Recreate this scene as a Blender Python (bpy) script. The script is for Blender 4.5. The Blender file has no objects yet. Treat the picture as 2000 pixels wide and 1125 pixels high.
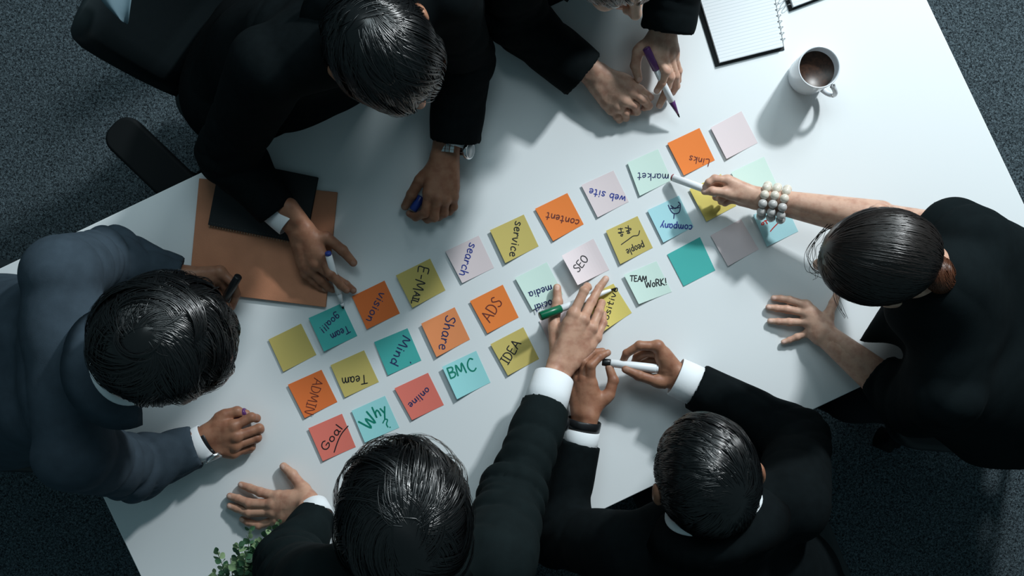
import bpy, bmesh, math, random
import numpy as np
from mathutils import Vector, Matrix

# ------------------------------------------------------------------ camera, light, exposure
TZ, CD, K = 0.74, 2.2, 940.0          # table-top height, camera height above it, pixels per metre on the table
SC = bpy.context.scene
COL = SC.collection
cam_d = bpy.data.cameras.new('camera'); cam = bpy.data.objects.new('camera', cam_d); COL.objects.link(cam)
cam.location = (0, 0, TZ + CD); cam.rotation_euler = (0, 0, 0)
cam_d.sensor_width = 36.0; cam_d.lens = 36.0 * CD * K / 2000.0
cam_d.clip_start = 0.05; SC.camera = cam

w = bpy.data.worlds.new('world'); SC.world = w; w.use_nodes = True
bg = w.node_tree.nodes['Background']
bg.inputs[0].default_value = (0.40, 0.66, 0.74, 1); bg.inputs[1].default_value = 0.17

def area(name, loc, target, sx, sy, power, col):
    l = bpy.data.lights.new(name, 'AREA'); l.shape = 'RECTANGLE'; l.size = sx; l.size_y = sy
    l.energy = power; l.color = col
    o = bpy.data.objects.new(name, l); COL.objects.link(o); o.location = loc
    d = Vector(target) - Vector(loc); o.rotation_euler = d.to_track_quat('-Z', 'Y').to_euler()
    return o
area('key_light', (1.80, 2.48, TZ + 1.97), (0.35, 0.15, TZ), 0.22, 0.22, 104, (0.93, 0.98, 1.0))
area('soft_fill_light', (0.1, 1.7, TZ + 2.4), (0.1, 0.4, TZ), 1.8, 0.9, 22, (0.80, 0.95, 1.0))  # broad overhead fill from an unseen source, added to lift the shadows
area('second_light', (1.55, 3.3, TZ + 2.1), (0.2, 0.1, TZ), 0.8, 0.8, 32, (0.85, 0.97, 1.0))

SC.view_settings.view_transform = 'Standard'; SC.view_settings.look = 'None'
SC.view_settings.gamma = 1.0; SC.view_settings.use_curve_mapping = False
SC.view_settings.exposure = 0.0

# ------------------------------------------------------------------ helpers
def P(px, py, h=0.0):
    s = (CD - h) / CD
    return np.array([(px - 1000.0) / K * s, (562.5 - py) / K * s, TZ + h])
def PV(px, py, h=0.0): return Vector(P(px, py, h))
def nrm(v): v = np.asarray(v, float); return v / (np.linalg.norm(v) + 1e-12)

def tag(o, label=None, cat=None, group=None, kind=None):
    if label: o['label'] = label
    if cat: o['category'] = cat
    if group: o['group'] = group
    if kind: o['kind'] = kind
    return o
def empty(name, loc=(0, 0, 0), rz=0.0):
    o = bpy.data.objects.new(name, None); COL.objects.link(o); o.location = loc; o.rotation_euler = (0, 0, rz)
    o.empty_display_size = 0.05
    return o
def link(name, me, mat=None, parent=None, smooth=False):
    o = bpy.data.objects.new(name, me); COL.objects.link(o)
    if mat is not None and not me.materials: me.materials.append(mat)
    if parent is not None:
        o.parent = parent
    if smooth: me.shade_smooth()
    return o
def np_mesh(name, V, F, tint=None):
    """V (n,3); F (m,3) or (m,4) int arrays or list of them"""
    me = bpy.data.meshes.new(name)
    Fs = F if isinstance(F, list) else [F]
    Fs = [np.asarray(f, np.int32) for f in Fs if len(f)]
    me.vertices.add(len(V)); me.vertices.foreach_set('co', np.asarray(V, np.float32).ravel())
    nl = sum(f.size for f in Fs); npol = sum(len(f) for f in Fs)
    me.loops.add(nl); me.polygons.add(npol)
    me.loops.foreach_set('vertex_index', np.concatenate([f.ravel() for f in Fs]))
    ls, lt, s = [], [], 0
    for f in Fs:
        k = f.shape[1]; ls.append(s + np.arange(len(f)) * k); lt.append(np.full(len(f), k)); s += f.size
    me.polygons.foreach_set('loop_start', np.concatenate(ls).astype(np.int32))
    me.polygons.foreach_set('loop_total', np.concatenate(lt).astype(np.int32))
    me.update(calc_edges=True); me.validate()
    if tint is not None:
        at = me.attributes.new('tint', 'FLOAT', 'POINT'); at.data.foreach_set('value', np.asarray(tint, np.float32))
    me.polygons.foreach_set('use_smooth', np.ones(len(me.polygons), bool))
    return me
def join_np(parts):
    Vs, Fs, Ts, o = [], [], [], 0
    for p in parts:
        V, F = p[0], p[1]; T = p[2] if len(p) > 2 else np.zeros(len(V))
        Vs.append(V); Ts.append(T)
        Fs.append(np.asarray(F) + o); o += len(V)
    q = [f for f in Fs if f.shape[1] == 4]; t = [f for f in Fs if f.shape[1] == 3]
    out = []
    if q: out.append(np.concatenate(q))
    if t: out.append(np.concatenate(t))
    return np.concatenate(Vs), out, np.concatenate(Ts)
def bm_obj(name, bm, mat, parent=None, smooth=False, loc=None, rot=None, bevel=0.0, seg=2):
    me = bpy.data.meshes.new(name); bm.to_mesh(me); bm.free()
    o = link(name, me, mat, parent, smooth)
    if loc is not None: o.location = loc
    if rot is not None: o.rotation_euler = rot
    if bevel > 0:
        m = o.modifiers.new('b', 'BEVEL'); m.width = bevel; m.segments = seg; m.limit_method = 'ANGLE'; m.angle_limit = 0.6
        me.shade_smooth()
        m2 = o.modifiers.new('w', 'WEIGHTED_NORMAL'); m2.keep_sharp = True
    return o
def add_box(bm, c, s, M=None):
    r = bmesh.ops.create_cube(bm, size=1.0)
    for v in r['verts']:
        v.co = Vector((v.co.x * s[0] + c[0], v.co.y * s[1] + c[1], v.co.z * s[2] + c[2]))
        if M is not None: v.co = M @ v.co
    return r['verts']
def add_cyl(bm, a, b, r1, r2=None, n=20, caps=True):
    a, b = Vector(a), Vector(b); r2 = r1 if r2 is None else r2
    d = b - a
    r = bmesh.ops.create_cone(bm, cap_ends=caps, segments=n, radius1=r1, radius2=r2, depth=d.length)
    M = Matrix.Translation((a + b) / 2) @ d.to_track_quat('Z', 'Y').to_matrix().to_4x4()
    for v in r['verts']: v.co = M @ v.co
    return r['verts']
def prism(pts, z0, z1):
    """closed prism from CCW xy points"""
    bm = bmesh.new()
    lo = [bm.verts.new((p[0], p[1], z0)) for p in pts]; hi = [bm.verts.new((p[0], p[1], z1)) for p in pts]
    bm.faces.new(hi); bm.faces.new(lo[::-1]); n = len(pts)
    for i in range(n):
        j = (i + 1) % n; bm.faces.new((lo[i], lo[j], hi[j], hi[i]))
    bmesh.ops.recalc_face_normals(bm, faces=bm.faces)
    return bm
def lathe(profile, n=48, M=None, close=False):
    bm = bmesh.new(); rings = []
    for (r, z) in profile:
        ring = []
        for i in range(n):
            a = 2 * math.pi * i / n
            ring.append(bm.verts.new((r * math.cos(a), r * math.sin(a), z)))
        rings.append(ring)
    for a, b in zip(rings, rings[1:]):
        for i in range(n):
            j = (i + 1) % n; bm.faces.new((a[i], a[j], b[j], b[i]))
    if close:
        a, b = rings[-1], rings[0]
        for i in range(n):
            j = (i + 1) % n; bm.faces.new((a[i], a[j], b[j], b[i]))
    else:
        if profile[0][0] > 1e-5: bm.faces.new(rings[0][::-1])
        if profile[-1][0] > 1e-5: bm.faces.new(rings[-1])
    bmesh.ops.remove_doubles(bm, verts=bm.verts, dist=1e-6)
    bmesh.ops.recalc_face_normals(bm, faces=bm.faces)
    if M is not None: bmesh.ops.transform(bm, matrix=M, verts=bm.verts)
    return bm
def axis_M(a, b):
    a, b = Vector(a), Vector(b)
    return Matrix.Translation(a) @ (b - a).to_track_quat('Z', 'Y').to_matrix().to_4x4()
def tube_np(pts, rad, n=8, cap=True):
    """swept tube through pts (m,3) with radii (m,)"""
    pts = np.asarray(pts, float); m = len(pts); rad = np.broadcast_to(np.asarray(rad, float), (m,))
    T = np.gradient(pts, axis=0); T /= np.linalg.norm(T, axis=1)[:, None] + 1e-12
    up = np.array([0, 0, 1.]) if abs(T[0][2]) < .9 else np.array([1., 0, 0])
    V = []
    for i in range(m):
        x = np.cross(up, T[i]); x /= np.linalg.norm(x) + 1e-12; y = np.cross(T[i], x); up = y if False else up
        if np.linalg.norm(np.cross(up, T[i])) < .2: up = np.cross(x, T[i])
        for k in range(n):
            a = 2 * math.pi * k / n; V.append(pts[i] + rad[i] * (x * math.cos(a) + y * math.sin(a)))
    F = []
    for i in range(m - 1):
        for k in range(n):
            j = (k + 1) % n; F.append((i * n + k, i * n + j, (i + 1) * n + j, (i + 1) * n + k))
    if cap:
        V.append(pts[0]); V.append(pts[-1]); c0, c1 = m * n, m * n + 1
        for k in range(n):
            j = (k + 1) % n
            F.append((c0, j, k, k)); F.append((c1, (m - 1) * n + k, (m - 1) * n + j, (m - 1) * n + j))
    F = np.array(F)
    q = F[F[:, 2] != F[:, 3]]; t = F[F[:, 2] == F[:, 3]][:, :3]
    return np.array(V), q, t

# ------------------------------------------------------------------ implicit surfaces (blended round cones, meshed by surface nets)
def smin(a, b, k):
    if k <= 0: return np.minimum(a, b)
    h = np.maximum(k - np.abs(a - b), 0) / k
    return np.minimum(a, b) - h * h * k * 0.25
def round_cone(p, a, b, r1, r2):
    ba = b - a; l2 = float(ba @ ba)
    if l2 < 1e-10: return np.linalg.norm(p - a, axis=-1) - r1
    pa = p - a; t = np.clip((pa @ ba) / l2, 0, 1)
    d = np.linalg.norm(pa - t[..., None] * ba, axis=-1)
    return d - (r1 + (r2 - r1) * t)
def ellip(p, c, r, R=None):
    q = p - c
    if R is not None: q = q @ R          # R columns are local axes
    r = np.asarray(r, float)
    k0 = np.linalg.norm(q / r, axis=-1); k1 = np.linalg.norm(q / (r * r), axis=-1)
    return k0 * (k0 - 1.0) / (k1 + 1e-9)
class Field:
    def __init__(s, lo, hi, res):
        s.lo = np.asarray(lo, float); s.res = res
        s.n = np.maximum(((np.asarray(hi) - s.lo) / res).astype(int) + 2, 4)
        s.D = np.full(s.n, 0.08, np.float32)
    def sub(s, lo, hi):
        i0 = np.clip(np.floor((np.asarray(lo) - s.lo) / s.res).astype(int), 0, s.n - 1)
        i1 = np.clip(np.ceil((np.asarray(hi) - s.lo) / s.res).astype(int) + 1, 1, s.n)
        if np.any(i1 <= i0): return None, None
        ax = [s.lo[k] + s.res * np.arange(i0[k], i1[k]) for k in range(3)]
        p = np.stack(np.meshgrid(*ax, indexing='ij'), -1).astype(np.float32)
        return tuple(slice(i0[k], i1[k]) for k in range(3)), p
    def grid(s): return s.sub(s.lo, s.lo + s.n * s.res)[1]
    def cone(s, a, b, r1, r2, k=0.0):
        a = np.asarray(a, float); b = np.asarray(b, float); m = max(r1, r2) + k + 3 * s.res
        sl, p = s.sub(np.minimum(a, b) - m, np.maximum(a, b) + m)
        if sl: s.D[sl] = smin(s.D[sl], round_cone(p, a.astype(np.float32), b.astype(np.float32), r1, r2).astype(np.float32), k)
        return s
    def ball(s, a, r, k=0.0): return s.cone(a, a, r, r, k)
    def ell(s, c, r, k=0.0, R=None, cut=False):
        c = np.asarray(c, float); m = max(r) + k + 3 * s.res
        sl, p = s.sub(c - m, c + m)
        if sl:
            d = ellip(p, c.astype(np.float32), r, R).astype(np.float32)
            s.D[sl] = -smin(-s.D[sl], d, k) if cut else smin(s.D[sl], d, k)
        return s
    def carve(s, a, b, r1, r2, k=0.0):
        a = np.asarray(a, float); b = np.asarray(b, float); m = max(r1, r2) + k + 3 * s.res
        sl, p = s.sub(np.minimum(a, b) - m, np.maximum(a, b) + m)
        if sl: s.D[sl] = -smin(-s.D[sl], round_cone(p, a.astype(np.float32), b.astype(np.float32), r1, r2).astype(np.float32), k)
        return s
    def mesh(s):
        D = s.D; S = D < 0
        S[0] = S[-1] = False; S[:, 0] = S[:, -1] = False; S[:, :, 0] = S[:, :, -1] = False
        D = np.where(S, D, np.maximum(D, 1e-6))
        nx, ny, nz = D.shape
        c = np.zeros((nx - 1, ny - 1, nz - 1), np.int8)
        offs = [(i, j, k) for i in (0, 1) for j in (0, 1) for k in (0, 1)]
        for (i, j, k) in offs: c += S[i:nx - 1 + i, j:ny - 1 + j, k:nz - 1 + k]
        act = (c > 0) & (c < 8); idx = np.argwhere(act)
        vid = np.full(c.shape, -1, np.int32); vid[act] = np.arange(len(idx))
        val = np.stack([D[idx[:, 0] + i, idx[:, 1] + j, idx[:, 2] + k] for (i, j, k) in offs], 1)
        acc = np.zeros((len(idx), 3)); cnt = np.zeros(len(idx)); oa = np.array(offs, float)
        for a in range(8):
            for b in range(a + 1, 8):
                if np.abs(oa[a] - oa[b]).sum() != 1: continue
                m = (val[:, a] < 0) != (val[:, b] < 0)
                t = val[m, a] / (val[m, a] - val[m, b])
                acc[m] += oa[a] + t[:, None] * (oa[b] - oa[a]); cnt[m] += 1
        V = s.lo + s.res * (idx + acc / np.maximum(cnt, 1)[:, None])
        F = []
        for ax in range(3):
            A = [slice(None)] * 3; B = [slice(None)] * 3; A[ax] = slice(0, -1); B[ax] = slice(1, None)
            sa, sb = S[tuple(A)], S[tuple(B)]
            e = np.argwhere(sa != sb)
            if not len(e): continue
            inside = sa[e[:, 0], e[:, 1], e[:, 2]]
            u, v = (ax + 1) % 3, (ax + 2) % 3
            def g(du, dv):
                q = e.copy(); q[:, u] += du; q[:, v] += dv
                return vid[q[:, 0], q[:, 1], q[:, 2]]
            ok = (e[:, u] > 0) & (e[:, v] > 0) & (e[:, u] < D.shape[u] - 1) & (e[:, v] < D.shape[v] - 1)
            e = e[ok]; inside = inside[ok]
            Q = np.stack([g(-1, -1), g(0, -1), g(0, 0), g(-1, 0)], 1)
            Q[~inside] = Q[~inside][:, ::-1]
            F.append(Q)
        return V, np.concatenate(F)
def bounds(pts, m):
    a = np.array(pts); return a.min(0) - m, a.max(0) + m
_rn = np.random.RandomState(4)
_nd = [(_rn.randn(3), _rn.rand() * 6.28) for _ in range(12)]
def snoise(p, f):
    o = 0
    for i, (d, ph) in enumerate(_nd):
        o = o + np.sin((p @ (d / np.linalg.norm(d) * f * (0.7 + 0.12 * i))) + ph + 1.3 * np.sin(p @ (_nd[(i + 5) % 12][0] * f * .4)))
    return o / 5.0

# ------------------------------------------------------------------ materials
def mat(name, col, rough=0.6, spec=0.5, metal=0.0, noise=None, bump=None, coat=0.0, sheen=0.0, sss=0.0, trans=0.0, ior=1.45):
    m = bpy.data.materials.new(name); m.use_nodes = True; nt = m.node_tree; b = nt.nodes['Principled BSDF']
    b.inputs['Base Color'].default_value = (*col, 1); b.inputs['Roughness'].default_value = rough
    b.inputs['Specular IOR Level'].default_value = spec; b.inputs['Metallic'].default_value = metal
    b.inputs['Coat Weight'].default_value = coat; b.inputs['Sheen Weight'].default_value = sheen
    b.inputs['Transmission Weight'].default_value = trans; b.inputs['IOR'].default_value = ior
    if sss: b.inputs['Subsurface Weight'].default_value = sss; b.inputs['Subsurface Radius'].default_value = (1, .35, .2); b.inputs['Subsurface Scale'].default_value = .006
    tc = nt.nodes.new('ShaderNodeTexCoord')
    if noise:
        scale, amt, det = noise
        n = nt.nodes.new('ShaderNodeTexNoise'); n.inputs['Scale'].default_value = scale; n.inputs['Detail'].default_value = det
        nt.links.new(tc.outputs['Object'], n.inputs['Vector'])
        mr = nt.nodes.new('ShaderNodeMapRange'); mr.inputs[1].default_value = .3; mr.inputs[2].default_value = .7
        mr.inputs[3].default_value = 1 - amt; mr.inputs[4].default_value = 1 + amt
        nt.links.new(n.outputs['Fac'], mr.inputs[0])
        mx = nt.nodes.new('ShaderNodeVectorMath'); mx.operation = 'SCALE'; mx.inputs[0].default_value = col
        nt.links.new(mr.outputs[0], mx.inputs['Scale']); nt.links.new(mx.outputs[0], b.inputs['Base Color'])
    if bump:
        scale, strength, dist = bump
        n = nt.nodes.new('ShaderNodeTexNoise'); n.inputs['Scale'].default_value = scale; n.inputs['Detail'].default_value = 4
        nt.links.new(tc.outputs['Object'], n.inputs['Vector'])
        bp = nt.nodes.new('ShaderNodeBump'); bp.inputs['Strength'].default_value = strength; bp.inputs['Distance'].default_value = dist
        nt.links.new(n.outputs['Fac'], bp.inputs['Height']); nt.links.new(bp.outputs[0], b.inputs['Normal'])
    return m
def skin_mat(name, col, nail, dark):
    m = mat(name, col, 0.48, 0.4, bump=(420, .25, .0006), sss=0.12); nt = m.node_tree; b = nt.nodes['Principled BSDF']
    at = nt.nodes.new('ShaderNodeAttribute'); at.attribute_name = 'tint'
    tc = nt.nodes.new('ShaderNodeTexCoord'); n = nt.nodes.new('ShaderNodeTexNoise'); n.inputs['Scale'].default_value = 55; n.inputs['Detail'].default_value = 3
    nt.links.new(tc.outputs['Object'], n.inputs['Vector'])
    m0 = nt.nodes.new('ShaderNodeMix'); m0.data_type = 'RGBA'; m0.inputs[6].default_value = (*col, 1); m0.inputs[7].default_value = (*[c * d for c, d in zip(col, (.78, .68, .66))], 1)
    mr = nt.nodes.new('ShaderNodeMapRange'); mr.inputs[1].default_value = .42; mr.inputs[2].default_value = .68; nt.links.new(n.outputs['Fac'], mr.inputs[0]); nt.links.new(mr.outputs[0], m0.inputs[0])
    # tint > 0 : nail ; tint < 0 : knuckle / crease
    m1 = nt.nodes.new('ShaderNodeMix'); m1.data_type = 'RGBA'; m1.clamp_factor = True; nt.links.new(at.outputs['Fac'], m1.inputs[0]); nt.links.new(m0.outputs[2], m1.inputs[6]); m1.inputs[7].default_value = (*nail, 1)
    ng = nt.nodes.new('ShaderNodeMath'); ng.operation = 'MULTIPLY'; ng.inputs[1].default_value = -1; nt.links.new(at.outputs['Fac'], ng.inputs[0])
    m2 = nt.nodes.new('ShaderNodeMix'); m2.data_type = 'RGBA'; m2.clamp_factor = True; nt.links.new(ng.outputs[0], m2.inputs[0]); nt.links.new(m1.outputs[2], m2.inputs[6]); m2.inputs[7].default_value = (*dark, 1)
    nt.links.new(m2.outputs[2], b.inputs['Base Color'])
    return m
M = {}
M['table'] = mat('white_laminate', (0.80, 0.84, 0.86), 0.38, 0.35)
M['table_edge'] = mat('table_edging', (0.72, 0.76, 0.78), 0.45)
M['steel'] = mat('grey_steel', (0.35, 0.37, 0.38), 0.35, metal=0.9)
M['suit_black'] = mat('black_suit_wool', (0.0038, 0.0062, 0.0072), 0.9, 0.08, noise=(60, .15, 4), bump=(900, .25, .0006))
M['suit_navy'] = mat('navy_suit_wool', (0.044, 0.064, 0.084), 0.88, 0.10, noise=(35, .12, 4), bump=(900, .35, .0008))
M['suit_green'] = mat('charcoal_suit_wool', (0.0062, 0.0110, 0.0120), 0.88, 0.10, noise=(40, .12, 4), bump=(900, .3, .0007))
M['blouse'] = mat('black_blouse_cloth', (0.0048, 0.0082, 0.0095), 0.9, 0.08, noise=(30, .12, 4), bump=(700, .25, .0007))
M['trousers'] = mat('black_trousers', (0.012, 0.014, 0.018), 0.9, 0.2)
M['shoe'] = mat('black_leather_shoe', (0.01, 0.01, 0.01), 0.3, 0.5)
M['shirt'] = mat('white_shirt_cotton', (0.80, 0.84, 0.87), 0.8, 0.2, bump=(120, .2, .001))
M['hair'] = mat('black_hair', (0.0030, 0.0035, 0.004), 0.27, 0.75)
M['hair_base'] = mat('black_hair_base', (0.004, 0.0045, 0.005), 0.6, 0.3)
M['hair_bun'] = mat('auburn_tinted_hair', (0.085, 0.030, 0.014), 0.36, 0.5)
M['hair_w'] = mat('dark_brown_hair', (0.012, 0.009, 0.008), 0.33, 0.6)
M['skin_dark'] = skin_mat('brown_skin', (0.34, 0.165, 0.100), (0.36, 0.20, 0.14), (0.12, 0.05, 0.03))
M['skin_mid'] = skin_mat('tan_skin', (0.54, 0.315, 0.220), (0.64, 0.42, 0.34), (0.36, 0.17, 0.11))
M['skin_light'] = skin_mat('light_skin', (0.61, 0.385, 0.285), (0.72, 0.48, 0.40), (0.50, 0.24, 0.18))
M['eye'] = mat('eye_white', (0.8, 0.8, 0.8), 0.2); M['iris'] = mat('dark_iris', (0.02, 0.012, 0.01), 0.15)
M['plastic_white'] = mat('white_pen_plastic', (0.80, 0.83, 0.86), 0.28, 0.5)
M['plastic_blue'] = mat('blue_plastic', (0.02, 0.05, 0.27), 0.3); M['plastic_purple'] = mat('purple_plastic', (0.11, 0.035, 0.15), 0.3)
M['plastic_green'] = mat('green_plastic', (0.0, 0.12, 0.055), 0.3); M['plastic_red'] = mat('dark_red_plastic', (0.22, 0.02, 0.03), 0.3)
M['plastic_black'] = mat('black_plastic', (0.012, 0.014, 0.016), 0.35); M['felt_black'] = mat('black_felt', (0.005, 0.005, 0.008), 0.9)
M['silver'] = mat('silver_metal', (0.7, 0.72, 0.74), 0.22, metal=1.0); M['gold'] = mat('gold_metal', (0.75, 0.55, 0.25), 0.3, metal=1.0)
M['leather_tan'] = mat('tan_leather', (0.52, 0.225, 0.125), 0.6, 0.35, noise=(25, .08, 5), bump=(500, .35, .0008))
M['leather_black'] = mat('black_leather_cover', (0.010, 0.014, 0.016), 0.5, 0.35, bump=(500, .2, .0006))
M['page'] = mat('page_paper', (0.82, 0.86, 0.88), 0.7); M['page_cream'] = mat('cream_page_edge', (0.55, 0.50, 0.38), 0.8)
M['ceramic'] = mat('white_ceramic', (0.74, 0.78, 0.82), 0.18, 0.5, coat=.3); M['coffee'] = mat('black_coffee', (0.030, 0.013, 0.007), 0.35, 0.4, noise=(160, .5, 3))
M['pearl_gold'] = mat('champagne_pearl', (0.72, 0.66, 0.56), 0.22, 0.6, coat=.5); M['pearl_grey'] = mat('silver_pearl', (0.50, 0.49, 0.48), 0.24, 0.6, coat=.5)
M['chair'] = mat('black_chair_leather', (0.013, 0.020, 0.023), 0.42, 0.4, bump=(60, .15, .002)); M['chair_frame'] = mat('black_chair_plastic', (0.006, 0.008, 0.009), 0.75, 0.15)
M['cloth_blue'] = mat('steel_blue_cloth', (0.10, 0.165, 0.20), 0.7)
M['strap'] = mat('black_strap', (0.012, 0.013, 0.015), 0.3)
M['dial'] = mat('watch_dial', (0.35, 0.38, 0.40), 0.1, 0.6, coat=1)
M['leaf'] = mat('eucalyptus_leaf', (0.045, 0.12, 0.060), 0.42, 0.5, noise=(60, .5, 2)); M['leaf_pale'] = mat('pale_eucalyptus_leaf', (0.22, 0.33, 0.17), 0.42, 0.5, noise=(60, .3, 2)); M['stem'] = mat('plant_stem', (0.05, 0.075, 0.03), 0.7)
M['pot'] = mat('grey_plant_pot', (0.35, 0.36, 0.36), 0.6); M['soil'] = mat('plant_soil', (0.03, 0.02, 0.015), 0.95, bump=(80, .8, .01))
def carpet():
    m = mat('charcoal_loop_carpet', (0.05, .06, .065), 0.95, 0.15); nt = m.node_tree; b = nt.nodes['Principled BSDF']
    tc = nt.nodes.new('ShaderNodeTexCoord')
    n1 = nt.nodes.new('ShaderNodeTexNoise'); n1.inputs['Scale'].default_value = 210; n1.inputs['Detail'].default_value = 3; n1.inputs['Distortion'].default_value = 1.2
    n2 = nt.nodes.new('ShaderNodeTexNoise'); n2.inputs['Scale'].default_value = 3; n2.inputs['Detail'].default_value = 3
    for n in (n1, n2): nt.links.new(tc.outputs['Object'], n.inputs['Vector'])
    cr = nt.nodes.new('ShaderNodeValToRGB'); cr.color_ramp.elements[0].position = .40; cr.color_ramp.elements[1].position = .66
    cr.color_ramp.elements[0].color = (.014, .020, .024, 1); cr.color_ramp.elements[1].color = (.130, .175, .200, 1)
    nt.links.new(n1.outputs['Fac'], cr.inputs[0])
    mr = nt.nodes.new('ShaderNodeMapRange'); mr.inputs[3].default_value = .85; mr.inputs[4].default_value = 1.15; nt.links.new(n2.outputs['Fac'], mr.inputs[0])
    sc = nt.nodes.new('ShaderNodeVectorMath'); sc.operation = 'SCALE'; nt.links.new(cr.outputs[0], sc.inputs[0]); nt.links.new(mr.outputs[0], sc.inputs['Scale'])
    nt.links.new(sc.outputs[0], b.inputs['Base Color'])
    bp = nt.nodes.new('ShaderNodeBump'); bp.inputs['Strength'].default_value = .8; bp.inputs['Distance'].default_value = .004
    nt.links.new(n1.outputs['Fac'], bp.inputs['Height']); nt.links.new(bp.outputs[0], b.inputs['Normal'])
    return m
M['carpet'] = carpet()

# ------------------------------------------------------------------ floor and table
bm = bmesh.new(); bmesh.ops.create_grid(bm, x_segments=1, y_segments=1, size=9.0)
fl = bm_obj('floor', bm, M['carpet']); tag(fl, 'charcoal speckled loop carpet under the table', 'carpet', kind='structure')

TU = np.array([0.903, -0.430]); TN = np.array([0.430, 0.903])     # long and short direction of the table in picture axes
def tp(u, n): q = TU * u + TN * n; return P(q[0], q[1])[:2]
tc_ = [tp(-236, 473), tp(-236, 1405), tp(1634.5, 1405), tp(1634.5, 473)]
tcen = np.mean(tc_, axis=0)
table = empty('meeting_table', (tcen[0], tcen[1], 0)); tag(table, 'large white rectangular meeting table everyone leans over', 'table')
bm = prism([p - tcen for p in tc_], TZ - 0.028, TZ)
bm_obj('tabletop', bm, M['table'], table, bevel=0.002)
for (u, n) in ((-150, 560), (-150, 1318), (1550, 560), (1550, 1318)):
    q = tp(u, n) - tcen; bm = bmesh.new(); ang = math.atan2(-TU[1], TU[0])
    add_box(bm, (0, 0, 0), (.05, .05, TZ - .03)); bmesh.ops.rotate(bm, verts=bm.verts, cent=(0, 0, 0), matrix=Matrix.Rotation(ang, 3, 'Z'))
    bmesh.ops.translate(bm, verts=bm.verts, vec=(q[0], q[1], (TZ - .03) / 2 + .001)); bm_obj('leg', bm, M['steel'], table, bevel=.003)
for a, b in (((-150, 560), (1550, 560)), ((-150, 1318), (1550, 1318)), ((-150, 560), (-150, 1318)), ((1550, 560), (1550, 1318))):
    A = Vector((*(tp(*a) - tcen), TZ - .055)); B = Vector((*(tp(*b) - tcen), TZ - .055)); bm = bmesh.new(); d = B - A
    R = d.to_track_quat('X', 'Z').to_matrix().to_4x4(); add_box(bm, (0, 0, 0), (d.length - .05, .03, .05), Matrix.Translation((A + B) / 2) @ R); bm_obj('frame_rail', bm, M['steel'], table)

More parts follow.
